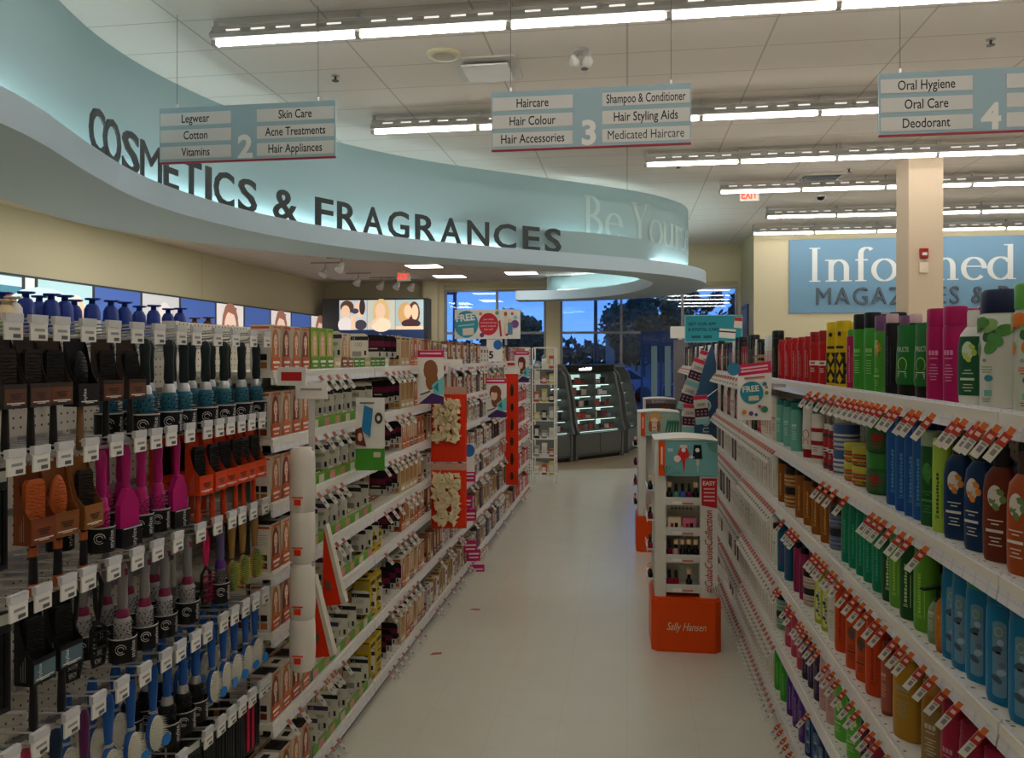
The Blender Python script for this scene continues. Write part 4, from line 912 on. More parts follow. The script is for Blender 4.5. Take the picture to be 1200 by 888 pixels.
BR = {
 'sl_dark': (sleeve_tmpl((52, 46, 44), (96, 58, 44), (40, 30, 26), (26, 24, 24), None), 'dark brown card-sleeved hair brush'),
 'sl_stil': (sleeve_tmpl((24, 24, 26), (22, 22, 24), (20, 20, 22), (126, 88, 54), None, 'oval'), 'black-sleeved brush with tan handle'),
 'sl_brn': (sleeve_tmpl((60, 46, 40), (110, 66, 46), (24, 22, 22), (26, 24, 24), None), 'brown card-sleeved brush with black bristles'),
 'cop_pad': (sleeve_tmpl((122, 62, 34), (130, 66, 36), (190, 96, 46), (24, 24, 26), (190, 100, 60), 'paddle', True, (176, 86, 46)), 'copper square paddle brush in copper sleeve'),
 'cop_oval': (sleeve_tmpl((134, 80, 40), (140, 84, 44), (196, 100, 48), (24, 24, 26), (190, 100, 60), 'oval', True, (186, 96, 50)), 'copper oval cushion brush in copper sleeve'),
 'cop_vent': (sleeve_tmpl((140, 88, 40), (146, 92, 46), (40, 30, 24), (24, 24, 26), (200, 110, 60)), 'copper-sleeved brush with black bristles'),
 'org': (sleeve_tmpl((206, 62, 22), (214, 70, 28), (24, 24, 24), (200, 62, 24), None), 'orange-sleeved hair brush with orange handle'),
 'blk_box': (sleeve_tmpl((20, 20, 22), (86, 110, 120), (20, 20, 22), (20, 20, 22), None), 'black-boxed brush with grey label'),
 'teal': (round_tmpl((26, 38, 40), None, (30, 96, 118), (18, 18, 20)), 'dark-handled round brush with teal barrel'),
 'grey': (round_tmpl((128, 124, 126), (120, 30, 66), (150, 148, 148), (18, 18, 20), grip=(140, 30, 70)), 'grey-handled round brush with maroon ferrule'),
 'purp': (round_tmpl((88, 78, 118), (86, 40, 130), (110, 106, 110), (20, 18, 24), r=.018), 'round brush with purple ferrule'),
 'mag': (paddle_tmpl((178, 24, 108)), 'magenta paddle hair brush'),
 'magr': (round_tmpl((170, 24, 104), (170, 24, 104), (176, 28, 108), (18, 18, 20), r=.022), 'magenta round hair brush'),
 'pinkv': (vent_tmpl((206, 36, 96)), 'black and pink vent hair brush'),
 'blkv': (vent_tmpl((24, 24, 26)), 'black loop-handled vent brush'),
 'wood': (oval_tmpl((150, 112, 62), (60, 120, 80), (205, 190, 90), False, None, .026), 'wooden-handled brush with yellow-green bristles'),
 'blue': (oval_tmpl((30, 84, 160), (226, 222, 205), (230, 228, 216)), 'blue-handled oval brush with white bristles'),
 'bluer': (round_tmpl((30, 84, 160), None, (20, 20, 24), (14, 14, 16), r=.026), 'blue-handled round brush in black wrap'),
 'red': (oval_tmpl((160, 26, 56), (40, 30, 36), (30, 26, 30), False, None), 'dark red cushion hair brush'),
 'navy': (oval_tmpl((24, 44, 70), (30, 70, 100), (60, 100, 120), False, None), 'navy cushion hair brush'),
 'lilac': (oval_tmpl((90, 30, 80), (226, 216, 196), (232, 226, 206), False, (110, 60, 150)), 'plum brush with cream cushion'),
 'comb': (comb_tmpl((40, 46, 50), (16, 16, 18)), 'card of black combs'),
 'combr': (comb_tmpl((20, 20, 22), (200, 30, 70), 2), 'card of hot pink combs'),
}
SCL = {'sl_dark': .76, 'sl_brn': .76, 'sl_stil': .80, 'teal': .95, 'cop_pad': .84, 'cop_oval': .84, 'cop_vent': .84, 'blk_box': .84}
PEGROWS = [
 (1.74, [(8, 'sl_dark'), (38, 'sl_dark'), (65, 'sl_brn'), (97, 'sl_stil'), (127, 'sl_brn'), (155, 'sl_brn'), (181, 'teal'), (207, 'teal'), (225, 'teal'), (250, 'teal'), (271, 'teal'), (292, 'teal'), (308, 'teal')]),
 (1.465, [(11, 'comb'), (41, 'cop_pad'), (69, 'cop_oval'), (100, 'cop_vent'), (130, 'magr'), (158, 'mag'), (177, 'magr'), (195, 'magr'), (217, 'mag'), (238, 'org'), (252, 'org'), (265, 'org'), (278, 'org'), (290, 'org'), (302, 'org')]),
 (1.17, [(14, 'comb'), (43, 'blk_box'), (73, 'blk_box'), (97, 'blkv'), (127, 'blkv'), (155, 'grey'), (179, 'grey'), (203, 'grey'), (230, 'grey'), (250, 'pinkv'), (267, 'purp'), (279, 'wood'), (292, 'wood'), (306, 'wood')]),
 (.865, [(5, 'comb'), (40, 'red'), (77, 'navy'), (109, 'lilac'), (137, 'blue'), (164, 'blue'), (189, 'blue'), (206, 'bluer'), (224, 'bluer'), (238, 'bluer'), (257, 'blue'), (270, 'blue'), (283, 'blue'), (295, 'blue'), (306, 'blue')]),
 (.555, [(208, 'comb'), (239, 'comb'), (254, 'comb'), (267, 'comb'), (279, 'comb'), (291, 'comb'), (303, 'combr'), (314, 'comb')]),
]
rb = random.Random(21)
for ri, (z, items) in enumerate(PEGROWS):
    for px, k in items:
        y = Yat(px, HF)
        if y > 2.6: y = 2.6 - (.004 * (px - 300) / 4)
        hk.put((PX + .0125, y, z), math.pi / 2, 'peg hook with white price ticket', f'{ordinal(ri)} hook row', 'wire peg hooks')
        t, look = BR[k]
        nx = [Yat(p_, HF) for p_, _ in PEGROWS[ri + 1][1]] if ri < 4 else []
        for s_ in (.014, -.014, .02):
            if any(abs(y - q) < .011 for q in nx) and 'sl' in k + 'sl' * (k in ('cop_pad', 'cop_oval', 'cop_vent', 'org', 'blk_box')): y += s_
        for d in ((.035, .145) if k in ('comb', 'blue', 'teal', 'grey', 'sl_dark', 'magr', 'org', 'bluer') else (.035,)):
            t.put((HF - d, y + rb.uniform(-.003, .003), z - .022), math.pi / 2 + rb.uniform(-.25, .0), look, f'{ordinal(ri)} hook row' + (', rear' if d > .1 else ''), 'hair brushes on the pegboard', scale=SCL.get(k, .88))
# pump bottles standing on the top shelf of the pegboard
def pump_tmpl(top, low, H=.15):
    t = Tmpl('pump_bottle', 'bottle'); m = MB(); m.lathe([(.034, 0), (.036, .006), (.030, H * .4), (.028, H * .54)], C(*low, .4), 16, sx=1, sy=.8); t.part('body', m)
    m = MB(); m.lathe([(.0285, H * .53), (.0265, H * .76), (.018, H * .86), (.010, H * .88)], C(*top, .35), 16, sx=1, sy=.8); t.part('shoulder', m)
    m = MB(); m.lathe([(.010, H * .87), (.009, H * .955), (.021, H * .96), (.022, H), (.0, H)], C(*top, .35), 14); m.bx(-.006, .006, -.027, 0, H * .965, H, C(*top, .35)); t.part('pump_head', m); return t
PB = {'b': (pump_tmpl((22, 52, 140), (26, 60, 150)), 'all-blue pump bottle'), 'w': (pump_tmpl((22, 52, 140), (226, 222, 210)), 'white pump bottle with blue shoulders'), 'l': (pump_tmpl((28, 56, 140), (130, 136, 200)), 'lavender pump bottle with blue shoulders'), 'o': (pump_tmpl((96, 60, 48), (186, 82, 46), .125), 'short orange brown pump bottle'), 'r': (pump_tmpl((226, 220, 210), (186, 30, 36), .13), 'short red bottle with white cap'), 'g': (pump_tmpl((220, 200, 160), (120, 140, 90), .12), 'short cream and green bottle')}
for px, k, dx in ((3, 'b', .1), (6, 'g', 0), (15, 'r', 0), (30, 'b', .02), (46, 'b', .09), (60, 'b', .0), (76, 'b', .0), (87, 'w', .1), (108, 'w', .0), (130, 'w', .0), (146, 'b', .0), (163, 'l', .08), (180, 'l', 0), (197, 'w', .06), (211, 'w', 0), (228, 'o', .08), (244, 'o', 0)):
    X = PX - .11 - dx; t, look = PB[k]; t.put((X, Yat(px, X), 1.7105), math.pi / 2, look, 'shelf above the pegboard', 'bottles above the pegboard')

# ------------------------------------------------------------------ bottles on the right-hand shelves
BC = {}
def bottle(name, shape, H, W, D, body, cap, ink=(235, 235, 230), pat='lines', lab=None, accent=None, rough=.3, text=None, clear=0.0, seed=1):
    key = (name, shape, H, W, D, body, cap, ink, pat, lab, accent, text, seed)
    if key in BC: return BC[key]
    t = Tmpl(name, 'bottle'); B = M(srgb(*body), rough, trans=clear) if clear else C(*body, rough); K = C(*cap, .35); INK = C(*ink, .45); AC = C(*(accent or ink), .45)
    LBM = None if lab is None else C(*lab, .45); r = random.Random(seed + len(name)); ex = 2.0
    if shape == 'oval': prof = [(.92, 0), (1, .012), (1, H * .55), (.96, H * .80), (.90, H * .86)]; ex = 2.5; capp = [(.90, H * .862), (.92, H * .87), (.88, H * .985), (.80, H)]
    elif shape == 'flip': prof = [(.94, 0), (1, .01), (1, H * .70), (.97, H * .84)]; ex = 2.8; capp = [(.98, H * .842), (.97, H * .98), (.85, H)]
    elif shape == 'can': prof = [(.96, 0), (1, .005), (1, H * .76), (.92, H * .80), (.86, H * .815)]; capp = [(.97, H * .80), (.97, H * .98), (.88, H)]
    elif shape == 'slim': prof = [(.96, 0), (1, .006), (1, H * .86), (.9, H * .885)]; capp = [(.8, H * .88), (.8, H * .985), (.7, H)]
    elif shape == 'shoulder': prof = [(.90, 0), (.97, .01), (1, H * .30), (.97, H * .62), (.86, H * .74), (.48, H * .82)]; ex = 2.6; capp = [(.42, H * .82), (.42, H * .98), (.36, H)]
    elif shape == 'tube': prof = [(.92, H * .16), (1, H * .22), (1, H * .6), (.97, H * .95), (.96, H)]; capp = [(.78, 0), (.84, .004), (.84, H * .16)]
    elif shape == 'jar': prof = [(.92, 0), (1, .006), (1, H * .62), (.9, H * .66)]; capp = [(1.02, H * .64), (1.03, H * .96), (.96, H)]
    elif shape == 'pump': prof = [(.92, 0), (1, .01), (1, H * .52), (.8, H * .62), (.35, H * .66)]; capp = [(.36, H * .66), (.36, H * .76), (.12, H * .77), (.12, H * .93), (.45, H * .94), (.42, H)]
    sx, sy = W / 2, D / 2; m = MB()
    if shape == 'tube':
        m.lathe(prof, B, 14, sx, sy, ex=2.0)
        k = 14 * len(prof); z0, z1 = H * .2, H
        m.v[-k - 14 - 14:] = [(x, y * max(.08, 1 - .92 * max(0, (z - z0) / (z1 - z0)) ** 1.5), z) for x, y, z in m.v[-k - 28:]]
    else: m.lathe(prof, B, 16, sx, sy, ex=ex)
    a = t.part('body', m)
    m = MB(); m.lathe(capp, K, 16 if shape != 'tube' else 12, sx, sy, ex=ex)
    if shape == 'pump': m.bx(-.006, .006, -.045, 0, H * .95, H * .985, K)
    t.part('cap', m)
    za, zb = (.10, .72) if shape != 'tube' else (.26, .80)
    if shape == 'jar': za, zb = .08, .55
    if shape == 'can': za, zb = .04, .74
    if shape == 'slim': za, zb = .06, .80
    HWD = 1.45; lay = [0]
    def rad(z):
        for (r0, h0), (r1, h1) in zip(prof, prof[1:]):
            if h0 <= z <= h1 and h1 > h0: return r0 + (r1 - r0) * (z - h0) / (h1 - h0)
        return prof[-1][0]
    def P(a_, z):
        a_ = a_ - math.pi / 2; q = rad(z); ca, sa = math.cos(a_), math.sin(a_); q *= (abs(ca) ** ex + abs(sa) ** ex) ** (-1 / ex); g = .0005 + .0003 * lay[0]
        return ((q * sx + g) * ca * 1.0, (q * sy + g) * sa, z)
    def QR(mb, a0, a1, z0, z1, mt):
        lay[0] += 1; z0 *= H; z1 *= H; nu = max(1, int((a1 - a0) / .2)); nv = max(1, int((z1 - z0) / (H * .12)))
        vs = [P(a0 + (a1 - a0) * i / nu, z0 + (z1 - z0) * j / nv) for j in range(nv + 1) for i in range(nu + 1)]
        mb.add(vs, [(j * (nu + 1) + i, j * (nu + 1) + i + 1, (j + 1) * (nu + 1) + i + 1, (j + 1) * (nu + 1) + i) for j in range(nv) for i in range(nu)], mt)
    def QE(mb, ca, cz, ra, rz, mt, rot=0.0, n=14):
        lay[0] += 1; cz *= H; rz *= H; vs = [P(ca, cz)]; W_ = W / 2; cr, sr = math.cos(rot), math.sin(rot)
        for k in (.55, 1):
            for i in range(n):
                u, v = k * ra * W_ * math.cos(6.2832 * i / n), k * rz * math.sin(6.2832 * i / n); vs.append(P(ca + (u * cr - v * sr) / W_, cz + u * sr + v * cr))
        mb.add(vs, [(0, 1 + i, 1 + (i + 1) % n) for i in range(n)] + [(1 + i, 1 + n + i, 1 + n + (i + 1) % n, 1 + (i + 1) % n) for i in range(n)], mt)
    def small(mb, z0, n, wd=.5, st=.032):
        for k in range(n):
            w_ = wd * r.uniform(.5, 1); QR(mb, -w_, w_, z0 - k * st, z0 - k * st + .010, INK); lay[0] -= 1
    def draw(mb):
        if LBM is not None and pat in ('lines', 'emblem'): QR(mb, -1.1, 1.1, za, zb, LBM)
        mid = (za + zb) / 2
        if pat == 'lines':
            for k in range(3): QR(mb, -.42 + k * .29, -.42 + k * .29 + .22, mid + .10, mid + .15, INK); lay[0] -= 1
            QR(mb, -.35, .35, mid + .06, mid + .072, INK); small(mb, mid - .01, 6, .42)
        elif pat == 'emblem':
            QE(mb, -.05, zb - .15, .42, .10, INK)
            for k in range(5): QE(mb, .1 + .28 * math.cos(k * 1.1), zb - .17 + .07 * math.sin(k * 1.1), .18, .035, AC, k * .9)
            QE(mb, -.12, zb - .13, .22, .05, INK); QR(mb, -.5, .4, za + .16, za + .185, INK); small(mb, za + .26, 2, .4); small(mb, za + .11, 3, .35)
        elif pat == 'vert':
            z = za + .10
            while z < zb - .10:
                h_ = r.uniform(.018, .034); QR(mb, -.13 if r.random() < .8 else -.05, .13, z, z + h_, INK); lay[0] -= 1; z += h_ + .010
            QR(mb, .42, .47, za + .05, zb - .2, AC); small(mb, za + .07, 2, .3, .02)
        elif pat == 'bands':
            QR(mb, -2.4, 2.4, za, za + .07, AC); QR(mb, -2.4, 2.4, zb - .08, zb, AC); QR(mb, -2.4, 2.4, mid - .04, mid + .05, INK); QR(mb, -.4, .4, mid - .01, mid + .02, AC); small(mb, mid - .10, 3, .4)
        elif pat == 'leaf':
            LG_ = C(150, 190, 120); DG_ = C(60, 110, 70)
            for k in range(16):
                t_ = k / 15; QE(mb, -1.5 + 2.3 * r.random(), .72 - .32 * (1 - t_) * r.random(), .42, .05, (AC, LG_, DG_, AC)[k % 4], r.uniform(-1, 1)) if r.random() < .95 else None
            QE(mb, -.1, .40, .12, .016, C(150, 160, 140)); QE(mb, .1, .25, .20, .028, C(40, 130, 150)); QR(mb, -.1, .26, .10, .15, C(120, 190, 170)); small(mb, .34, 3, .35, .022); small(mb, .07, 2, .25, .02)
        elif pat == 'diamond':
            QR(mb, -2.4, 2.4, .05, .52, INK); lay[0] += 1
            for i in range(-3, 4):
                for j in range(3):
                    ca, cz = i * .8 + (j % 2) * .4, .12 + j * .16; mb.add([P(ca - .36, cz * H), P(ca, (cz - .085) * H), P(ca + .36, cz * H), P(ca, (cz + .085) * H), P(ca, cz * H)], [(0, 1, 4), (1, 2, 4), (2, 3, 4), (3, 0, 4)], AC)
            QR(mb, -.5, .5, .58, .62, INK); QE(mb, 0, .80, .25, .035, INK)
        elif pat == 'photo':
            QR(mb, -.36, .36, .10, .70, INK); QE(mb, 0, .70, .36, .03, INK); QE(mb, 0, .10, .36, .03, INK)
            for k in range(7): QE(mb, r.uniform(-.15, .15), .16 + k * .065, r.uniform(.14, .3), .028, (AC, C(70, 90, 110), C(160, 184, 200), C(100, 120, 140))[k % 4], r.uniform(-.6, .6))
            QE(mb, 0, .64, .20, .04, C(190, 180, 90)); QE(mb, 0, .64, .15, .03, INK); QR(mb, -.12, .12, .45, .47, BLACK)
    m = MB()
    if shape == 'tube':
        if text: m.text(text, 0, H * .62, .018, INK, y=-sy * .66, maxw=W * .55); m.lay = 0
        m.tube([(.014 * math.cos(q * .52), -sy * .80, H * .44 + .018 * math.sin(q * .52)) for q in range(12)], .0014, AC, 4, closed=True)
        for j in range(4): m.bx(-.014, .014, -sy * .88, -sy * .86, H * (.26 + j * .025), H * (.27 + j * .025), INK)
    else:
        draw(m)
        if text:
            m.text(text, 0, H * .5, .02, INK, y=-sy - .0016, rot=0, maxw=W * .6)
    if m.v: t.part('label', m)
    BC[key] = t; return t
RG = 'bottles on the right-hand shelves'
SHELF_R = ['top', 'second', 'third', 'fourth', 'fifth', 'bottom']
G = {  # key: (template args, look)
 'gold': (('styling_tube', 'slim', .20, .042, .042, (30, 28, 24), (24, 22, 22), (190, 150, 80), 'vert', (176, 138, 66)), 'black and gold styling tube'),
 'red': (('styling_can', 'slim', .185, .040, .040, (170, 22, 28), (176, 26, 30), (210, 150, 150), 'vert'), 'slim red styling can'),
 'redw': (('styling_can', 'can', .20, .050, .050, (176, 24, 28), (150, 20, 26), (228, 222, 214), 'bands', (226, 220, 212), (170, 26, 32)), 'red and white styling can'),
 'yel': (('styling_gel_bottle', 'flip', .225, .052, .046, (206, 176, 20), (212, 184, 28), (40, 32, 30), 'diamond', (40, 34, 36), (206, 178, 24)), 'yellow and black diamond-patterned gel bottle'),
 'magt': (('styling_tube', 'slim', .19, .036, .036, (176, 26, 84), (70, 150, 50), (226, 120, 160), 'vert'), 'magenta tube with green cap'),
 'grn': (('hair_gel_bottle', 'can', .235, .050, .050, (62, 150, 50), (22, 26, 30), (150, 210, 120), 'lines', None, (200, 90, 30)), 'bright green bottle with black cap'),
 'grnp': (('hair_gel_bottle', 'can', .22, .046, .046, (74, 156, 54), (120, 80, 120), (150, 210, 120), 'emblem', None, (220, 120, 60)), 'green bottle with purple cap'),
 'blk': (('styling_tube', 'slim', .22, .040, .040, (24, 22, 26), (206, 176, 186), (70, 70, 74), 'vert'), 'black bottle with pale pink cap'),
 'fru': (('styling_cream_tube', 'tube', .185, .064, .042, (30, 110, 46), (14, 20, 16), (220, 230, 210), 'lines', None, (170, 210, 90), .3, 'FRUCTIS'), 'green cream tube standing on black cap'),
 'mag': (('hairspray_can', 'can', .215, .052, .052, (176, 22, 96), (172, 20, 92), (226, 150, 190), 'lines', None, (226, 150, 190), .3, None), 'magenta hairspray can'),
 'whg': (('mousse_bottle', 'shoulder', .20, .056, .05, (222, 222, 214), (226, 224, 218), (200, 220, 190), 'emblem', (34, 92, 62), (190, 210, 90)), 'white bottle with dark green label'),
 'bigc': (('hairspray_can', 'can', .235, .078, .078, (214, 214, 208), (28, 38, 72), (150, 170, 120), 'leaf', (216, 216, 210), (90, 150, 80)), 'large white hairspray can with navy cap'),
 'bigr': (('hairspray_can', 'can', .235, .072, .072, (200, 204, 190), (90, 160, 60), (200, 90, 50), 'leaf', (216, 216, 206), (226, 120, 50)), 'large white can with green cap and orange fruit'),
 'aqua': (('conditioner_bottle', 'oval', .205, .055, .04, (110, 182, 166), (30, 128, 126), (190, 220, 210), 'lines'), 'pale aqua bottle with teal cap'),
 'rwt': (('conditioner_tube', 'tube', .21, .05, .036, (220, 214, 206), (160, 24, 32), (170, 40, 46), 'lines', None, (170, 40, 46)), 'white tube standing on red cap'),
 'rwp': (('shampoo_bottle', 'flip', .185, .058, .04, (222, 216, 208), (214, 208, 200), (170, 36, 42), 'bands', (222, 216, 208), (164, 30, 38)), 'white bottle with red bands'),
 'rsl': (('styling_tube', 'slim', .16, .03, .03, (170, 40, 44), (222, 216, 210), (222, 216, 210), 'bands', None, (60, 60, 64)), 'small red and white tube'),
 'jwb': (('hair_wax_jar', 'jar', .085, .085, .085, (214, 212, 206), (64, 92, 140), (120, 140, 170), 'bands', (216, 214, 208), (70, 96, 140)), 'white hair wax jar with blue lid'),
 'jry': (('hair_wax_jar', 'jar', .06, .075, .075, (190, 40, 40), (190, 180, 60), (226, 200, 80), 'bands', (196, 46, 40), (110, 150, 50)), 'red and yellow hair wax jar'),
 'jgr': (('hair_gel_jar', 'jar', .12, .085, .085, (40, 96, 50), (54, 130, 50), (160, 60, 50), 'emblem', (52, 104, 60), (150, 60, 50)), 'dark green gel jar with green lid'),
 'blu': (('shampoo_bottle', 'flip', .24, .056, .046, (28, 88, 156), (26, 84, 150), (90, 150, 190), 'vert', None, (110, 180, 120)), 'tall blue shampoo bottle'),
 'dgr': (('shampoo_bottle', 'flip', .225, .055, .045, (34, 92, 48), (150, 170, 140), (80, 150, 80), 'emblem', None, (70, 140, 60)), 'dark green bottle with pale cap'),
 'lim': (('shampoo_bottle', 'flip', .215, .045, .04, (170, 206, 76), (168, 204, 74), (60, 90, 40), 'vert', None, (110, 170, 60)), 'lime green shampoo bottle'),
 'nav': (('shampoo_bottle', 'shoulder', .225, .066, .05, (18, 52, 92), (40, 42, 46), (226, 222, 214), 'emblem', None, (226, 140, 60)), 'navy shampoo bottle with orange blossom label'),
 'brn': (('shampoo_bottle', 'shoulder', .225, .066, .05, (112, 44, 28), (40, 38, 40), (226, 222, 214), 'emblem', None, (120, 150, 90)), 'red brown shampoo bottle with floral label'),
 'orb': (('shampoo_bottle', 'shoulder', .225, .066, .05, (176, 80, 40), (90, 60, 50), (230, 224, 214), 'emblem', None, (110, 140, 90)), 'orange brown shampoo bottle with floral label'),
 'amb': (('treatment_bottle', 'flip', .21, .055, .045, (150, 86, 26), (40, 28, 20), (206, 160, 90), 'vert', None, (100, 56, 20)), 'amber treatment bottle'),
 'ambj': (('treatment_jar', 'jar', .09, .075, .075, (166, 96, 30), (36, 26, 22), (220, 190, 140), 'bands', None, (206, 170, 120)), 'amber treatment jar with dark lid'),
 'jbl': (('treatment_jar', 'jar', .075, .072, .072, (88, 104, 140), (40, 42, 52), (150, 160, 180), 'bands', None, (120, 130, 160)), 'blue grey jar with dark lid'),
 'jade': (('shampoo_bottle', 'oval', .222, .056, .044, (10, 124, 88), (8, 112, 80), (60, 170, 130), 'vert', None, None), 'jade green shampoo bottle'),
 'fdg': (('shampoo_bottle', 'oval', .225, .056, .044, (24, 74, 34), (20, 64, 30), (180, 210, 150), 'vert', None, None), 'deep green shampoo bottle with vertical lettering'),
 'flm': (('conditioner_bottle', 'oval', .225, .06, .048, (96, 160, 46), (52, 150, 40), (160, 200, 90), 'vert', None, None), 'light green conditioner bottle'),
 'clr': (('serum_pump', 'pump', .135, .04, .036, (120, 150, 110), (30, 60, 40), (200, 210, 190), 'lines', (130, 160, 120)), 'small clear green serum pump'),
 'oil': (('hair_oil_bottle', 'shoulder', .15, .048, .04, (170, 96, 24), (50, 140, 50), (210, 150, 70), 'lines', (180, 110, 40)), 'amber hair oil bottle with green cap'),
 'sky': (('shampoo_bottle', 'oval', .222, .072, .055, (18, 116, 164), (16, 110, 156), (104, 150, 176), 'photo', None, (120, 140, 160)), 'bright blue shampoo bottle with ice picture'),
 'skyg': (('shampoo_bottle', 'oval', .222, .072, .055, (18, 116, 164), (38, 150, 80), (104, 150, 176), 'photo', None, (120, 140, 160)), 'bright blue bottle with green cap'),
 'tealb': (('shampoo_bottle', 'flip', .215, .05, .042, (16, 88, 122), (14, 80, 112), (120, 60, 110), 'vert', None, None), 'teal blue shampoo bottle'),
 'dpk': (('shampoo_bottle', 'slim', .21, .042, .042, (160, 40, 90), (30, 26, 30), (50, 30, 40), 'vert', None, (200, 90, 140)), 'dark pink bottle with black cap'),
 'jbw': (('treatment_jar', 'jar', .07, .075, .075, (206, 196, 184), (26, 24, 26), (170, 110, 90), 'bands', None, (180, 170, 160)), 'cream jar with black lid'),
 'yg': (('shampoo_bottle', 'shoulder', .215, .052, .044, (176, 186, 60), (150, 160, 60), (226, 226, 140), 'photo', None, (120, 140, 60)), 'yellow green shampoo bottle'),
 'wht': (('conditioner_bottle', 'oval', .195, .052, .042, (218, 216, 206), (214, 212, 202), (170, 180, 150), 'lines'), 'plain white conditioner bottle'),
 'ora': (('shampoo_bottle', 'oval', .235, .06, .046, (206, 66, 18), (200, 60, 16), (160, 40, 20), 'vert', None, None), 'tall orange shampoo bottle'),
 'orl': (('conditioner_bottle', 'flip', .205, .062, .046, (204, 74, 26), (198, 66, 20), (120, 60, 40), 'emblem', None, (70, 90, 90)), 'orange conditioner bottle with printed label'),
 'rbn': (('treatment_bottle', 'slim', .20, .04, .04, (150, 60, 40), (120, 50, 36), (206, 170, 150), 'lines', (170, 90, 70)), 'red brown slim bottle'),
 'gld': (('shampoo_bottle', 'shoulder', .25, .085, .06, (176, 130, 32), (190, 146, 60), (150, 150, 130), 'lines', None), 'large golden see-through shampoo bottle'),
 'amb2': (('shampoo_bottle', 'oval', .225, .062, .05, (160, 106, 34), (176, 120, 60), (206, 200, 180), 'lines', (150, 120, 70)), 'amber shampoo bottle with pale label'),
 'crm': (('shampoo_bottle', 'oval', .22, .062, .05, (160, 22, 60), (150, 18, 54), (210, 140, 160), 'lines', None, None), 'crimson shampoo bottle'),
 'jge': (('treatment_jar', 'jar', .085, .08, .08, (110, 150, 120), (20, 24, 24), (180, 210, 190), 'bands', None, (150, 180, 160)), 'green treatment jar with black lid'),
 'pnk': (('conditioner_bottle', 'oval', .215, .05, .042, (190, 56, 86), (176, 40, 70), (226, 150, 170), 'lines'), 'rose pink conditioner bottle'),
 'bkp': (('shampoo_bottle', 'flip', .205, .052, .044, (40, 28, 52), (24, 22, 28), (120, 90, 150), 'vert'), 'black and purple shampoo bottle'),
 'plp': (('conditioner_bottle', 'oval', .205, .052, .044, (206, 160, 156), (196, 150, 148), (176, 110, 110), 'lines'), 'pale pink conditioner bottle'),
 'lgn': (('shampoo_bottle', 'flip', .22, .062, .048, (92, 182, 60), (40, 140, 50), (190, 220, 140), 'emblem', None, (220, 220, 190)), 'apple green shampoo bottle with label'),
 'dkm': (('shampoo_bottle', 'oval', .21, .056, .046, (60, 22, 40), (50, 18, 34), (176, 100, 120), 'lines'), 'dark maroon shampoo bottle'),
 'pur': (('shampoo_bottle', 'flip', .205, .05, .042, (74, 34, 130), (64, 28, 116), (170, 120, 200), 'vert', None, (226, 120, 40)), 'purple shampoo bottle'),
 'nvb': (('shampoo_bottle', 'flip', .205, .05, .042, (20, 46, 96), (18, 40, 86), (90, 130, 180), 'photo', None, (50, 80, 140)), 'dark blue shampoo bottle with wave print'),
 'kgr': (('shampoo_bottle', 'flip', .205, .05, .042, (54, 160, 44), (46, 150, 40), (120, 200, 80), 'vert'), 'plain grass green shampoo bottle'),
 'orx': (('shampoo_bottle', 'shoulder', .20, .055, .045, (220, 120, 30), (70, 140, 60), (230, 180, 60), 'photo', None, (190, 50, 60)), 'orange shampoo bottle with fruit picture'),
 'prx': (('shampoo_bottle', 'shoulder', .20, .055, .045, (110, 110, 190), (200, 120, 40), (150, 150, 210), 'photo', None, (200, 60, 60)), 'lilac shampoo bottle with fruit picture'),
}
ROWS = [
 [(908, 'gold'), (917, 'red'), (925, 'red'), (933, 'red'), (940, 'red'), (948, 'red'), (957, 'redw'), (968, 'redw'), (978, 'yel'), (989, 'yel'), (999, 'magt'), (1010, 'grn'), (1023, 'grn'), (1035, 'grnp'), (1046, 'blk'), (1063, 'fru'), (1085, 'fru'), (1100, 'mag'), (1120, 'mag'), (1141, 'whg'), (1174, 'bigc'), (1215, 'bigr')],
 [(916, 'aqua'), (925, 'aqua'), (934, 'aqua'), (947, 'rwt'), (960, 'rwp'), (970, 'rsl'), (976, 'rsl'), (982, 'rsl'), (992, 'jwb'), (1004, 'jry'), (1014, 'jry'), (1034, 'jgr'), (1052, 'blu'), (1063, 'blu'), (1074, 'blu'), (1084, 'blu'), (1094, 'dgr'), (1106, 'lim'), (1125, 'nav'), (1150, 'nav'), (1174, 'brn'), (1203, 'orb')],
 [(919, 'amb'), (930, 'ambj'), (940, 'amb'), (950, 'amb'), (960, 'amb'), (971, 'amb'), (985, 'jbl'), (996, 'jade'), (1005, 'jade'), (1014, 'jade'), (1023, 'jade'), (1034, 'jade'), (1046, 'fdg'), (1056, 'flm'), (1068, 'fdg'), (1086, 'flm'), (1098, 'clr'), (1110, 'oil'), (1124, 'sky'), (1136, 'sky'), (1154, 'skyg'), (1180, 'sky'), (1208, 'sky')],
 [(918, 'tealb'), (926, 'tealb'), (936, 'dpk'), (943, 'dpk'), (953, 'jbw'), (963, 'yg'), (971, 'yg'), (979, 'wht'), (989, 'ora'), (1003, 'orl'), (1015, 'orl'), (1027, 'ora'), (1042, 'rbn'), (1066, 'gld'), (1097, 'amb2'), (1120, 'crm'), (1143, 'crm'), (1172, 'crm')],
 [(920, 'jge'), (927, 'pnk'), (934, 'pnk'), (941, 'pnk'), (948, 'bkp'), (955, 'bkp'), (962, 'bkp'), (969, 'plp'), (977, 'plp'), (989, 'lgn'), (1004, 'lgn'), (1019, 'dkm'), (1032, 'crm'), (1047, 'dkm'), (1064, 'pur'), (1084, 'pur')],
 [(893, 'prx'), (899, 'orx'), (906, 'orx'), (914, 'kgr'), (921, 'kgr'), (929, 'pur'), (936, 'pur'), (943, 'pur'), (951, 'nvb'), (959, 'nvb'), (967, 'nvb'), (976, 'nvb'), (987, 'nvb')],
]
OCC = []
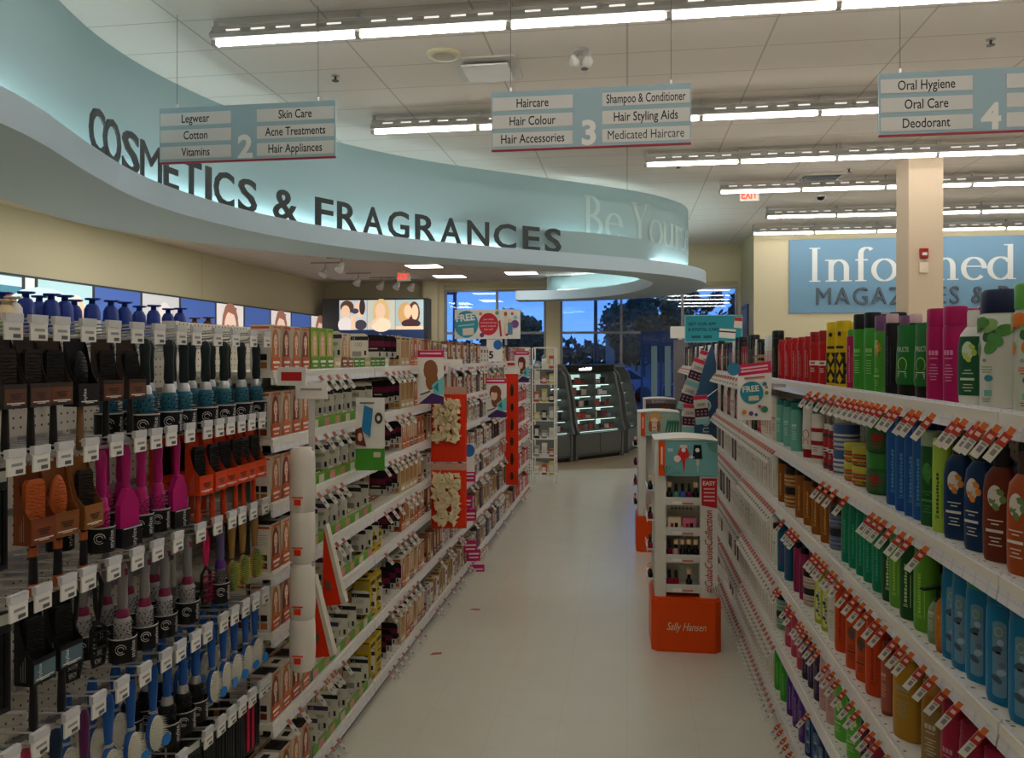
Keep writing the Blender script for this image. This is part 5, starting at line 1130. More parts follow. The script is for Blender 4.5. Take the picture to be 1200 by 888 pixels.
def put_bottle(g, x, y, z, look_place, rot, skip=False):
    args, look = G[g]; rr = args[3] / 2
    if skip and any(abs(z - q[2]) < .05 and math.hypot(x - q[0], y - q[1]) < rr + q[3] + .004 for q in OCC): return
    OCC.append((x, y, z, rr)); bottle(*args).put((x, y, z), rot, look, look_place, RG)
for si, row in enumerate(ROWS):
    for px, g in row:
        D = G[g][0][4]; x = XRF + .030 + D / 2 + rb.uniform(0, .006); y = Yat(px, x); rot = -math.pi / 2 + rb.uniform(.45, .8)
        z = ZR[si] + .0205; pl = f'{SHELF_R[si]} right shelf'; H = G[g][0][2]
        put_bottle(g, x, y, z, pl, rot)
        if G[g][0][1] == 'jar': put_bottle(g, x, y, z + H + .001, pl + ', upper', rot + .2)
        elif False and g in ('grn', 'blu', 'jade', 'sky', 'skyg', 'amb', 'flm', 'fdg', 'mag', 'ora', 'nav', 'lgn', 'aqua', 'yel', 'red', 'crm') and rb.random() < .8:
            put_bottle(g, x + D + .012, y + rb.uniform(.0, .015), z, pl + ', back row', rot, True)
for si, row in enumerate(ROWS):
    for px, g in row:
        D = G[g][0][4]; W_ = G[g][0][3]; x = XRF + .048 + D / 2 + max(D, W_) + .01; y = Yat(px, XRF + .033 + D / 2) + .012
        if G[g][0][1] in ('jar', 'pump'): continue
        put_bottle(g, x, y, ZR[si] + .0205, f'{SHELF_R[si]} right shelf, back row', -math.pi / 2 + rb.uniform(.3, .8), True)
# black capped bottles behind the green tubes
for px in (1052, 1066, 1078, 1092): x = XRF + .16; put_bottle('grn', x, Yat(px, x), ZR[0] + .0205, 'top right shelf, back row', -1.2, True)
# far bays: slim white bottles and mixed tops
WB = [bottle('conditioner_bottle', 'oval', .215, .05, .04, (222, 220, 208), (224, 222, 212), (176, 176, 160), 'vert', None, (190, 150, 60), seed=3), bottle('conditioner_bottle', 'slim', .225, .045, .04, (226, 224, 214), (228, 226, 216), (190, 120, 120), 'vert', None, (150, 170, 120), seed=5),
      bottle('conditioner_bottle', 'oval', .20, .05, .04, (224, 222, 212), (26, 26, 28), (160, 160, 150), 'lines', seed=2), bottle('conditioner_bottle', 'flip', .21, .05, .04, (24, 24, 26), (20, 20, 22), (120, 120, 120), 'vert', seed=4)]
WL = ['slim white bottle with ochre print', 'slim white bottle with pink print', 'white bottle with black cap', 'slim black bottle']
TOPS = [bottle('styling_bottle', 'can', .21, .05, .05, (226, 224, 220), (226, 226, 222), (190, 60, 70), 'vert', seed=1), bottle('styling_bottle', 'jar', .18, .07, .06, (186, 140, 66), (24, 22, 22), (40, 30, 20), 'bands', None, (30, 26, 22), seed=2), bottle('styling_bottle', 'flip', .23, .055, .05, (28, 28, 26), (22, 22, 22), (120, 110, 80), 'vert', seed=3),
        bottle('styling_bottle', 'can', .2, .05, .05, (60, 66, 60), (30, 30, 30), (150, 150, 130), 'lines', seed=4), bottle('styling_bottle', 'oval', .2, .05, .045, (216, 206, 186), (210, 200, 180), (150, 90, 70), 'lines', seed=5), bottle('styling_bottle', 'slim', .19, .04, .04, (150, 40, 44), (60, 24, 28), (220, 190, 190), 'vert', seed=6), bottle('styling_bottle', 'slim', .19, .04, .04, (36, 56, 110), (30, 46, 96), (190, 190, 210), 'vert', seed=7)]
TL = ['white styling bottle', 'gold jar with black top', 'black styling bottle', 'dark olive styling can', 'cream styling bottle', 'slim dark red styling bottle', 'slim blue styling bottle']
rf = random.Random(8)
y = 3.97; seq = [2, 0, 0, 0, 1, 1, 3, 4, 3, 2]
i = 0
while y < 10.0:
    k = seq[i] if i < len(seq) else rf.choice([3, 2, 4, 5, 0, 6, 3]); TOPS[k].put((XRF + .05, y, ZR[0] + .0205), -1.1, TL[k], 'far top right shelf', 'styling bottles on the far right-hand shelves')
    k = rf.choice([5, 2, 6, 4, 0]) if y > 4.3 else rf.choice([4, 0])
    TOPS[k].put((XRF + .05, y + .02, ZR[1] + .0205), -1.1, TL[k], 'far second right shelf', 'styling bottles on the far right-hand shelves')
    y += .078 if y < 6.5 else .11; i += 1
for si in range(2, 6):
    y = 3.96
    while y < 6.35:
        k = rf.choice([0, 1, 0, 1, 2]) if y < 5.2 else rf.choice([0, 3, 2, 1])
        WB[k].put((XRF + .045, y, ZR[si] + .0205), -1.15 + rf.uniform(-.1, .1), WL[k], f'far {SHELF_R[si]} right shelf', 'slim bottles on the far right-hand shelves'); y += .062
# ------------------------------------------------------------------ hair colour boxes on the left-hand shelves
def hbox(name, W, D, H, body, top, front, hair, band, style, side=None):
    t = Tmpl(name, 'box'); m = MB(); B = C(*body, .45); TP = C(*top, .45)
    m.bx(-W / 2, W / 2, -D / 2, D / 2, 0, H, B); m.v = [(x, y, z) for x, y, z in m.v]
    p = MB(); p.lay = 1
    Fm = C(*front, .45); BD = C(*band, .45); HR = C(*hair, .5)
    p.pr(0, H / 2, W - .002, H - .002, Fm)
    if style == 'face':
        p.pe(0, H * .62, W * .36, H * .30, HR, 12); p.pr(-W * .25, H * .40, W * .26, H * .36, HR); p.pr(W * .22, H * .40, W * .3, H * .36, HR); p.pe(0, H * .64, W * .2, H * .17, SKIN, 10); p.pr(0, H * .42, W * .18, H * .12, SKIN)
        p.pe(0, H * .565, W * .07, H * .016, C(176, 70, 76), 8); p.pr(-W * .08, H * .67, W * .08, H * .014, HAIR3); p.pr(W * .08, H * .67, W * .08, H * .014, HAIR3)
        p.pr(0, H * .17, W - .004, H * .30, BD); p.pr(0, H * .20, W * .7, H * .05, PAPER); p.pr(0, H * .10, W * .5, H * .03, PAPER); p.pr(0, H * .95, W * .7, H * .04, BD)
    if style == 'swatch':
        for k in range(4): p.pp([(-W * .4 + k * W * .2, H * .3), (-W * .25 + k * W * .2, H * .3), (-W * .2 + k * W * .2, H * .85), (-W * .38 + k * W * .2, H * .88)], HR if k % 2 else BD)
        p.pr(0, H * .14, W * .8, H * .10, PAPER); p.pr(0, H * .93, W * .8, H * .05, HAIR3)
    if style == 'lines':
        p.pr(0, H * .75, W * .8, H * .2, BD); p.pr(0, H * .5, W * .6, H * .05, HR); p.pr(0, H * .4, W * .7, H * .03, HR); p.pr(0, H * .2, W * .5, H * .1, BD)
    # side and top print
    s = MB(); s.lay = 1; sd = C(*(side or body), .45); s.pr(0, H / 2, D - .002, H - .002, sd); s.pr(0, H * .94, D * .9, H * .05, BD)
    for k in range(5): s.pr(0, H * (.78 - k * .05), D * .7, H * .014, C(170, 168, 160))
    for a in (-1, 1):
        for b in (0, 1): s.pr(a * D * .2, H * (.14 + b * .17), D * .32, H * .13, HR if (a + b) % 2 else HAIR3)
    u = MB(); u.lay = 1; u.pr(0, 0, W - .004, D - .004, TP); u.pr(0, 0, W * .5, D * .35, HAIR3)
    m.merge(p, T(0, -D / 2, 0)); m.merge(s, T(-W / 2, 0, 0, rz=-math.pi / 2)); m.merge(s, T(W / 2, 0, 0, rz=math.pi / 2)); m.merge(u, T(0, 0, H, rx=-math.pi / 2))
    t.root = m.mesh(name); return t
HB = {
 'org': (hbox('hair_colour_box', .075, .075, .165, (226, 220, 206), (226, 222, 210), (206, 180, 150), (176, 110, 60), (206, 96, 34), 'face'), 'white and orange box with fair woman'),
 'aub': (hbox('hair_colour_box', .075, .075, .165, (222, 214, 200), (40, 34, 32), (190, 150, 120), (120, 54, 30), (196, 84, 36), 'face'), 'orange box with red-haired woman'),
 'grn': (hbox('hair_colour_box', .08, .07, .17, (120, 160, 36), (110, 150, 30), (150, 182, 50), (206, 176, 110), (110, 160, 30), 'face'), 'green hair colour box with blonde woman'),
 'gre': (hbox('hair_colour_box', .08, .07, .165, (214, 212, 196), (206, 206, 190), (196, 190, 160), (150, 100, 60), (70, 140, 40), 'face'), 'white and green hair colour box'),
 'tan': (hbox('hair_colour_box', .08, .07, .165, (214, 198, 166), (206, 190, 160), (212, 182, 134), (190, 146, 90), (160, 110, 60), 'swatch'), 'tan hair colour box with hair swatches'),
 'blk': (hbox('hair_colour_box', .08, .07, .16, (40, 22, 32), (30, 20, 26), (54, 22, 38), (120, 40, 70), (90, 20, 50), 'lines'), 'black and maroon hair colour box'),
 'rust': (hbox('hair_colour_box', .08, .07, .165, (190, 96, 50), (180, 90, 46), (196, 104, 60), (140, 60, 34), (214, 130, 80), 'face'), 'rust coloured hair colour box'),
 'cream': (hbox('hair_colour_box', .08, .07, .165, (222, 212, 194), (216, 206, 188), (224, 208, 184), (200, 160, 110), (150, 90, 60), 'face'), 'cream hair colour box with blonde woman'),
 'yel': (hbox('hair_lightener_box', .085, .08, .10, (206, 176, 40), (206, 178, 44), (206, 178, 40), (60, 40, 30), (40, 34, 36), 'lines'), 'yellow and black lightener box'),
}
def card_tmpl(band, num, big):
    t = Tmpl('shade_card', 'shade card'); W, H = .088, .115; p = MB(); r = .02
    pts = [(-W / 2, 0), (W / 2, 0), (W / 2, H - r), (W / 2 - r * .3, H - r * .3), (W / 2 - r, H), (-W / 2, H)]
    if big == 'dark':
        p.prism(pts, 0, .0015, C(30, 22, 28, .4), 'Y'); p.pr(0, H * .62, W, .028, C(110, 26, 62)); p.pr(0, H * .14, W, .03, C(206, 202, 194)); p.pr(-.01, H * .4, W * .5, .006, C(190, 180, 180)); p.pr(.024, H * .15, .008, .02, BLACK)
    else:
        p.prism(pts, 0, .0015, C(222, 220, 208, .4), 'Y'); p.pr(0, H * .80, W - .001, .018, C(*band)); p.pt(num, -W * .36, H * .745, .016, PAPER, align='L', maxw=.02)
        if big == '100': p.pt('100', -.004, H * .47, .028, C(150, 150, 142), maxw=.05)
        else: p.pr(0, H * .53, W * .62, .010, C(170, 186, 140)); p.pr(0, H * .47, W * .5, .006, C(190, 196, 170))
        p.pr(-.012, H * .16, .045, .024, C(160, 158, 150)); p.pr(.030, H * .2, .010, .022, C(50, 50, 52))
    m = p; t.root = m.mesh('shade_card'); return t
CD = {'p': (card_tmpl((84, 54, 100), '10', ''), 'white shade card with purple band'), 'g': (card_tmpl((40, 44, 42), '11', '100'), 'white shade card with black band'), 'd': (card_tmpl((30, 20, 28), '', 'dark'), 'black and maroon shade card')}
SHELF_L = ['top', 'second', 'third', 'fourth', 'fifth', 'sixth', 'bottom']
rl = random.Random(17)
LG = 'hair colour boxes on the left-hand shelves'
for si, z in enumerate(ZL):
    pl = f'{SHELF_L[si]} left shelf'; zz = z + .0205
    def box(k, y, d=0.0, extra=''): HB[k][0].put((XLF - .059 - d + (0 if k != 'yel' else .0), y, zz), math.pi / 2 + rl.uniform(-.03, .03), HB[k][1], pl + extra, LG)
    y = 2.655; n = 0
    while y < 2.98: box('org' if (n + si) % 2 == 0 else 'aub', y); y += .088; n += 1
    y += .008
    for k in range(9):
        box(('grn' if si == 0 and k < 3 else 'gre' if k % 4 else 'grn') if k < 5 else rl.choice(['gre', 'tan', 'cream']), y, .09 if not (si == 0 and k < 3) else 0); y += .083
    for k in range(6): box(rl.choice(['tan', 'cream', 'gre']), y, .09); y += .085
    y += .006
    while y < 4.75: box(rl.choice(['tan', 'cream', 'tan', 'org', 'rust']), y, .0 if y > 4.2 else .09); y += .085
    for k in range(4):
        if si in (4, 5, 6):
            yy = 2.655 + .088 * k; box('org' if k % 2 else 'aub', yy, .09, ', back row')
            if si > 4: box('aub' if k % 2 else 'org', yy, .18, ', third row')
    # shade cards standing out from the rail, faces towards the aisle entrance
    def card(k, y): CD[k][0].put((XLF - .047, y, zz + .049), rl.uniform(-.04, .04), CD[k][1], pl, 'shade cards on the left-hand shelves')
    if si == 0:
        for yy in (3.27, ): card('p', yy)
        for yy in (3.62,): card('g', yy)
        for yy in (3.86, 3.98, 4.08): card('d', yy)
    else:
        s_ = .06 * (si % 3)
        for k in range(4): card('p' if k in (0, 1) else 'g', 3.0 + s_ + .11 * k)
        for k in range(2 + (si > 3)): card('g', 3.52 + s_ + .10 * k)
        for k in range(3): card('d', 3.90 + s_ * .6 + .10 * k)
    if si in (4, 5, 6):
        for k in range(2 if si == 4 else 4): HB['yel'][0].put((XLF - .062, 3.745 + .092 * (k % 2), zz + (.1005 if k > 1 else 0)), math.pi / 2, HB['yel'][1], pl + (', upper' if k > 1 else ''), LG)
# further bays: small cartons
CT = []
for i, (b, f, h, s_) in enumerate((((206, 176, 130), (212, 184, 140), (150, 96, 60), 'swatch'), ((226, 222, 212), (226, 222, 214), (180, 120, 110), 'lines'), ((60, 40, 40), (64, 44, 44), (170, 120, 90), 'lines'), ((206, 120, 120), (212, 128, 128), (150, 50, 70), 'lines'), ((150, 90, 60), (156, 96, 66), (206, 160, 110), 'face'), ((190, 186, 180), (196, 190, 186), (110, 80, 80), 'lines'), ((28, 28, 30), (30, 30, 32), (170, 170, 170), 'lines'), ((206, 70, 60), (210, 80, 66), (230, 200, 190), 'lines'))):
    CT.append(hbox('product_carton', .06, .06, [.16, .14, .155, .13, .165, .15, .14, .16][i], b, b, f, h, (150, 60, 70) if i % 2 else (110, 70, 50), s_))
CTL = ['tan carton', 'white carton', 'dark brown carton', 'pink carton', 'brown portrait carton', 'silver grey carton', 'black carton', 'red carton']
for si, z in enumerate(ZL):
    y = 4.84
    while y < 9.86:
        bayn = int((y - 4.8) / 1.02)
        pool = [[0, 0, 1, 4, 5], [4, 0, 2, 5, 1], [1, 5, 0, 6, 4], [3, 1, 5, 2, 0], [7, 7, 1, 7, 3]][min(bayn, 4)]
        k = rl.choice(pool); CT[k].put((XLF - .051, y, z + .0205), math.pi / 2, CTL[k], f'far {SHELF_L[si]} left shelf', 'cartons on the far left-hand shelves', scale=None if y < 6.4 else (1.75, 1, 1)); y += (.082 if y < 6.33 else .12) if y < 6.4 else .15
# pink coupon cards and white number cards on the far shelves
for px, py, k in ((541, 588, 0), (546, 603, 0), (545, 557, 1), (551, 650, 0), (547, 640, 0), (556, 668, 0)):
    y = Yat(px, XLF + .03); z = Zat(py, XLF, y); p = MB(); p.bx(-.05, .05, 0, .002, -.045, .045, C(200, 30, 110)); p.pr(0, .01, .08, .012, PAPER); p.pr(0, -.018, .07, .01, PAPER)
    o = p.build('coupon_card', None, (XLF + .058, y, z), .25, cat='coupon', group='pink coupon cards'); REG.append(('magenta coupon card', 'clipped to the far left shelf rails', z, o, 'from the floor'))
p = MB(); p.bx(-.07, .07, 0, .002, -.1, .1, PAPER); p.pe(.03, .05, .04, .045, C(40, 110, 180)); p.pt('5', -.03, -.07, .09, C(20, 30, 70), bold=.03)
for i, (X, Y, Z, w_) in enumerate(((XLF + .035, 7.0, 1.735, 'top'), (XLF + .085, 5.45, .97, 'fifth'))):
    ob('number_card', p.mesh('number_card'), None, (X, Y, Z), .2, f'white card with a blue spot and number 5, far {w_} left shelf', 'price card')

# ------------------------------------------------------------------ things hung from the left shelf rails
# clip strip with white cotton packs and orange bags
xs = XLF + .12; ys = 2.70
t = thing('clip_strip', 'clear clip strip with a white header ticket on the first left rail', 'clip strip', (xs - .045, ys + .05, 1.55))
m = MB(); m.bx(-.012, .012, 0, .002, -1.0, .03, C(206, 206, 200, .3)); m.build('strip', t); m = MB(); m.bx(-.06, .06, -.004, 0, -.03, .03, PAPER); m.lay = 12; m.pr(0, .005, .08, .008, C(150, 150, 150)); m.build('ticket', t)
m = MB(); m.bx(-.05, .0, .002, .004, .0, .01, CHROME); m.build('clip', t)
WP = M(srgb(222, 216, 206), .25); OR = C(226, 48, 8, .4)
for i, (py0, py1) in enumerate(((522, 598), (592, 655), (655, 722), (712, 778))):
    z1, z0 = Zat(py0, xs, ys), Zat(py1, xs, ys); h = z1 - z0; t = thing('cotton_pack', f'white soft cotton roll pack, {ordinal(i)} down the clip strip', 'cotton pack', (xs - .035, ys - .055, z0), 0, 'cotton packs on the clip strip')
    m = MB(); m.lathe([(.034, 0), (.043, .012), (.046, h * .3), (.045, h * .75), (.042, h - .015), (.03, h)], WP, 16, sx=1, sy=.9); m.build('roll', t)
    m = MB(); m.bx(-.012, .012, -.046, -.0435, .035, .055, OR); m.bx(-.02, .02, -.0455, -.043, .06, .064, OR); m.build('printed_label', t)
    m = MB(); m.bx(-.044, .040, -.003, .003, .002, h - .004, M(srgb(230, 200, 190), .2, alpha=.55)); m.build('clear_bag', t)
for i, (py0, py1, x0, x1, dy) in enumerate(((616, 711, 364, 388, .30), (676, 772, 362, 376, .18))):
    ya = ys + dy; xm = xs - .035; z1, z0 = Zat(py0, xm, ya), Zat(py1, xm, ya); h = z1 - z0; t = thing('orange_sponge_bag', f'orange wedge-shaped bag with white edge, {"upper" if i == 0 else "lower"} of two beside the cotton packs', 'bag', (xm - .06, ya, z0), 0, 'orange bags beside the cotton packs')
    m = MB(); m.prism([(-.008, 0), (.07, .01), (-.004, h)], 0, .012, OR, 'Y'); m.build('front', t)
    m = MB(); m.prism([(.071, .008), (.088, .018), (.008, h + .004), (-.004, h)], -.004, .03, C(214, 206, 190), 'Y'); m.build('white_edge', t)
    m = MB(); m.prism([(.004, h * .22), (.028, h * .2), (.028, h * .3), (.006, h * .32)], -.003, -.001, C(120, 80, 60), 'Y'); m.build('printed_patch', t)
# orange bags of cream sponge wedges
t = thing('clip_strip', 'narrow clip strip carrying the two orange sponge bags', 'clip strip', (Xat(524, 4.86), 4.90, 1.64))
m = MB(); m.bx(-.012, .012, 0, .003, -.9, .02, C(210, 205, 200, .3)); m.build('strip', t); m = MB(); m.bx(-.09, .09, -.004, 0, -.03, .02, PAPER); m.build('ticket', t)
rw = random.Random(4)
for i, (py0, py1, look) in enumerate(((453, 541, 'upper orange bag full of cream make-up sponge wedges'), (543, 619, 'lower orange bag full of cream make-up sponge wedges'))):
    yb = 4.82; xc = Xat(526, yb); z1, z0 = Zat(py0, xc, yb), Zat(py1, xc, yb); h = z1 - z0; t = thing('sponge_bag', look, 'bag', (xc, yb, z0), .15, 'bags of sponge wedges')
    m = MB(); m.bx(-.11, .11, .0, .012, 0, h, OR); m.bx(.07, .105, -.02, 0, .01, h * .9, OR); m.build('card_back', t)
    m = MB(); m.bx(-.11, .11, -.003, 0, h * .9, h, M(srgb(235, 200, 180), .2, alpha=.5)); m.build('clear_top', t)
    m = MB()
    for k in range(150):
        hz = (.28 + .55 * rw.random()) if i == 0 else (.08 + .76 * rw.random()); x, z = rw.uniform(-.095, .06), h * hz; s_ = .021; q = MB(); q.prism([(-s_, -s_ * .5), (s_, -s_ * .6), (s_ * .2, s_ * .7)], -.012, .012, C(226, 208, 168, .6), 'Y')
        q.xf(T(x, -.02 - .022 * rw.random() * (1 - (x / .12) ** 2), z, rw.uniform(-.6, .6), rw.uniform(-.5, .5), rw.uniform(0, 6))); m.merge(q)
    o = m.build('sponge_wedges', t); o['kind'] = 'stuff'
# loose wedge-filled pouch poking out behind
# red-orange strip of dark hair accessories
ya = 7.75; xc = XLF + .085; z1, z0 = Zat(438, xc, ya), Zat(568, xc, ya); h = z1 - z0
t = thing('accessory_strip', 'long orange strip holding dark oval hair clips', 'strip', (xc, ya, z0)); m = MB(); m.bx(-.062, .062, 0, .01, 0, h, OR); m.bx(-.075, .04, -.003, 0, h * .25, h * .3, OR); m.build('card', t)
for k in range(6):
    m = MB(); m.lathe([(.7, -.012), (1, -.004), (1, 0)], C(60, 40, 34, .35), 12, sx=.018, sy=.045 + .02 * (k % 2), c=(.0, 0, h * (.08 + .155 * k)), axis='Y'); m.build('hair_clip', t)
m = MB(); m.bx(-.08, .08, -.004, 0, h, h + .06, PAPER); m.build('ticket', t)

# promotional cards on the left shelves
def promo(x, y, zb, zt, W, hair, look, rot=.12, back=False):
    t = thing('promo_card', look, 'card', (x, y, zb), rot); H = zt - zb; p = MB(); p.bx(-W / 2, W / 2, 0, .003, 0, H, PAPER); p.lay = 2
    p.pr(0, H * .93, W, H * .13, C(206, 34, 96)); p.pr(0, H * .935, W * .8, H * .03, PAPER)
    p.pe(0, H * .62, W * .27, H * .20, C(*hair)); p.pe(W * .05, H * .42, W * .24, H * .18, C(*hair)); (None if back else p.pe(-W * .06, H * .56, W * .15, H * .13, SKIN)); p.pe(-W * .02, H * .72, W * .22, H * .09, C(*hair))
    p.pp([(-W * .5, H * .08), (W * .5, H * .42), (W * .5, H * .2), (-W * .2, 0), (-W * .5, 0)], C(214, 214, 210)); p.pp([(W * .05, H * .35), (W * .5, H * .52), (W * .5, H * .18), (W * .12, H * .16)], C(110, 196, 196)); p.pp([(W * .12, H * .3), (W * .3, H * .22), (W * .28, H * .4)], C(40, 120, 140))
    p.pp([(-W * .45, 0), (W * .5, 0), (W * .5, H * .13), (W * .05, H * .2)], C(70, 40, 96)); p.pr(-W * .2, H * .2, W * .4, H * .03, C(90, 90, 96), .35)
    p.build('print', t); m = MB(); m.bx(-.02, .02, .004, .02, H * .4, H * .48, CHROME); m.build('clip', t)
def promo_px(px, y, py0, py1, wpx, hair, look, back=False):
    x = Xat(px, y) + .05; w = -x * SA + y * CA; promo(x, y, Zat(py1, x, y), Zat(py0, x, y), wpx * w / F, hair, look, .12, back)
promo_px(495, 4.55, 410, 473, 31, (140, 90, 54), 'tall hairstyle card with long brown plait, before the sponge bags', True)
promo_px(574, 6.9, 443, 489, 26, (130, 70, 40), 'hairstyle card with pinned-up brown hair, before the orange strip')
promo_px(606, 8.4, 411, 448, 17, (120, 50, 34), 'hairstyle card with red-brown hair, last before the wire rack')
y = 3.42; x = Xat(420, y) + .055; w = -x * SA + y * CA; zb, zt = Zat(551, x, y), Zat(466, x, y); H = zt - zb; W = 34 * w / F
t = thing('promo_card', 'white card with blue bottle picture over a green pocket', 'card', (x, y, zb), .1); p = MB(); p.bx(-W / 2, W / 2, 0, .003, H * .25, H, PAPER); p.bx(-W / 2, W / 2, -.004, .004, 0, H * .3, C(70, 150, 46)); p.lay = 14
p.pp([(-W * .3, H * .55), (0, H * .46), (W * .1, H * .85), (-W * .2, H * .9)], C(40, 130, 190)); p.pe(W * .3, H * .72, W * .14, H * .08, C(70, 74, 66)); p.pe(W * .3, H * .72, W * .06, H * .035, PAPER); p.pr(-W * .1, H * .93, W * .5, H * .02, C(110, 120, 100)); p.pp([(-W * .5, H * .36), (-W * .12, H * .33), (-W * .3, H * .6), (-W * .5, H * .56)], C(120, 50, 36)); p.pe(-W * .34, H * .46, W * .08, H * .06, SKIN); p.pr(W * .25, H * .22, W * .25, H * .07, C(214, 206, 180))
p.build('print', t); m = MB(); m.bx(-.01, .01, .004, .06, H * .55, H * .6, CHROME); m.build('clip', t)

# FREE sign on a pole at the far end of the left run
def spots(p, L_):
    for x, z, r, c in L_: p.pe(x, z, r, r, C(*c))
y = 8.1; x = Xat(571, y); w = -x * SA + y * CA; W = 78 * w / F; zb, zt = Zat(397, x, y), Zat(362.5, x, y); H = zt - zb
t = thing('promotion_sign', 'white FREE samples sign with teal and red circles above the left shelves', 'sign', (x, y, zb)); p = MB(); p.bx(-W / 2, W / 2, 0, .01, 0, H, PAPER); p.lay = 3
p.pe(-W * .32, H * .5, W * .185, H * .46, C(60, 150, 170), 24); p.pt('FREE', -W * .33, H * .62, H * .32, PAPER, bold=.035, rot=.1, maxw=W * .29); p.pt('beauty gift', -W * .32, H * .43, H * .12, C(170, 206, 212), rot=.1, maxw=W * .27) if False else p.pr(-W * .32, H * .47, W * .25, H * .05, C(150, 196, 206), .1)
p.pr(-W * .29, H * .25, W * .17, H * .24, C(226, 214, 200), .08); p.pe(W * .02, H * .5, W * .15, H * .38, C(206, 46, 64), 24)
for k, q in enumerate(('Just swipe', 'and start earning', 'points towards', 'free stuff')): p.pt(q, W * .02, H * (.64 - k * .115), H * .085, C(240, 220, 220), maxw=W * .24)
spots(p, [(W * .15, H * .88, W * .03, (120, 180, 110)), (-W * .08, H * .13, W * .035, (120, 60, 130)), (W * .42, H * .5, W * .06, (130, 70, 140)), (W * .38, H * .85, W * .02, (200, 60, 80)), (W * .43, H * .72, W * .03, (150, 200, 200)), (-W * .1, H * .85, W * .025, (220, 110, 70)), (W * .3, H * .14, W * .02, (190, 50, 60))])
p.pe(W * .28, H * .84, W * .025, H * .08, C(170, 90, 60)); p.pr(W * .28, H * .6, W * .06, H * .34, C(226, 220, 190)); p.pr(W * .27, H * .3, W * .025, H * .4, SKIN); p.pr(W * .35, H * .35, W * .07, H * .4, C(80, 130, 170)); p.pe(W * .34, H * .62, W * .03, H * .08, SKIN); p.pr(W * .2, H * .35, W * .03, H * .55, C(190, 60, 60), .1)
p.build('board', t); m = MB(); m.tube([(W * .28, .02, -(zb - 1.80)), (W * .28, .02, H * .4)], .012, CHROME); m.tube([(-W * .25, .02, -(zb - 1.80)), (-W * .25, .02, H * .4)], .008, CHROME); m.build('pole', t)
# teal app sign above the right run
y = 8.6; x = Xat(836, y); w = -x * SA + y * CA; W = 66 * w / F; zb, zt = Zat(401, x, y), Zat(369, x, y); H = zt - zb
t = thing('promotion_sign', 'teal GET OUR APP & DIGITAL CARD sign above the right-hand shelves', 'sign', (x, y, zb)); p = MB(); p.bx(-W / 2, W / 2, 0, .01, 0, H, C(150, 200, 200)); p.lay = 3; p.pr(0, H / 2, W * .97, H * .94, C(40, 150, 165))
p.pt('GET OUR APP', -W * .44, H * .62, H * .16, C(16, 60, 76), align='L', bold=.03, maxw=W * .5); p.pt('& DIGITAL CARD', -W * .44, H * .42, H * .16, C(16, 60, 76), align='L', bold=.03, maxw=W * .55); p.pr(-W * .3, H * .2, W * .16, H * .1, C(20, 90, 100)); p.pr(-W * .1, H * .2, W * .14, H * .1, C(20, 90, 100))
p.pr(W * .24, H * .32, W * .28, H * .34, C(226, 222, 214), -.08); p.pr(W * .24, H * .38, W * .28, H * .05, BLACK, -.08); p.pr(W * .43, H * .72, W * .14, H * .4, C(226, 216, 200), -.1); p.pr(W * .43, H * .84, W * .14, H * .14, C(190, 60, 50), -.1)
p.build('board', t); m = MB(); m.tube([(0, .02, -(zb - 1.80)), (0, .02, H * .4)], .012, CHROME); m.build('pole', t)
# FREE card hanging at the right top shelf
y = 3.42; xa = Xat(884, y); x = xa; w = -x * SA + y * CA; zb, zt = Zat(492, x, y), Zat(428, x, y); H = zt - zb; W = 38 * w / F
t = thing('promo_card', 'white FREE card with pink header and blue bubble on the right top shelf', 'card', (x, y, zb), -.05); p = MB(); p.bx(-W / 2, W / 2, 0, .003, 0, H * .86, PAPER); p.lay = 2
p.pr(-.0, H * .94, W * 1.0, H * .2, C(214, 44, 90), .13); p.pr(0, H * .97, W * .8, H * .03, C(240, 200, 210), .13); p.pr(.0, H * .91, W * .8, H * .03, C(240, 200, 210), .13); p.pe(-W * .62, H * .93, W * .2, W * .2, C(50, 130, 165), 18)
p.pe(-W * .08, H * .5, W * .35, W * .35, C(40, 140, 160), 22); p.pt('FREE', -W * .1, H * .52, H * .15, PAPER, bold=.03, rot=.1, maxw=W * .5); p.pr(-W * .02, H * .4, W * .3, H * .09, C(226, 210, 186), .08); p.pr(0, H * .78, W * .6, H * .025, C(200, 90, 100), .1)
spots(p, [(W * .3, H * .66, W * .07, (60, 150, 170)), (W * .36, H * .5, W * .06, (120, 170, 80)), (W * .36, H * .6, W * .04, (210, 90, 90)), (-W * .3, H * .14, W * .07, (220, 130, 40)), (-W * .1, H * .12, W * .07, (120, 70, 140)), (W * .05, H * .1, W * .05, (60, 100, 160)), (W * .3, H * .2, W * .1, (70, 130, 90)), (W * .15, H * .25, W * .05, (200, 80, 110))])
p.build('print', t); m = MB(); m.bx(-.015, .125, .003, .02, H * .6, H * .66, CHROME); m.build('clip', t)

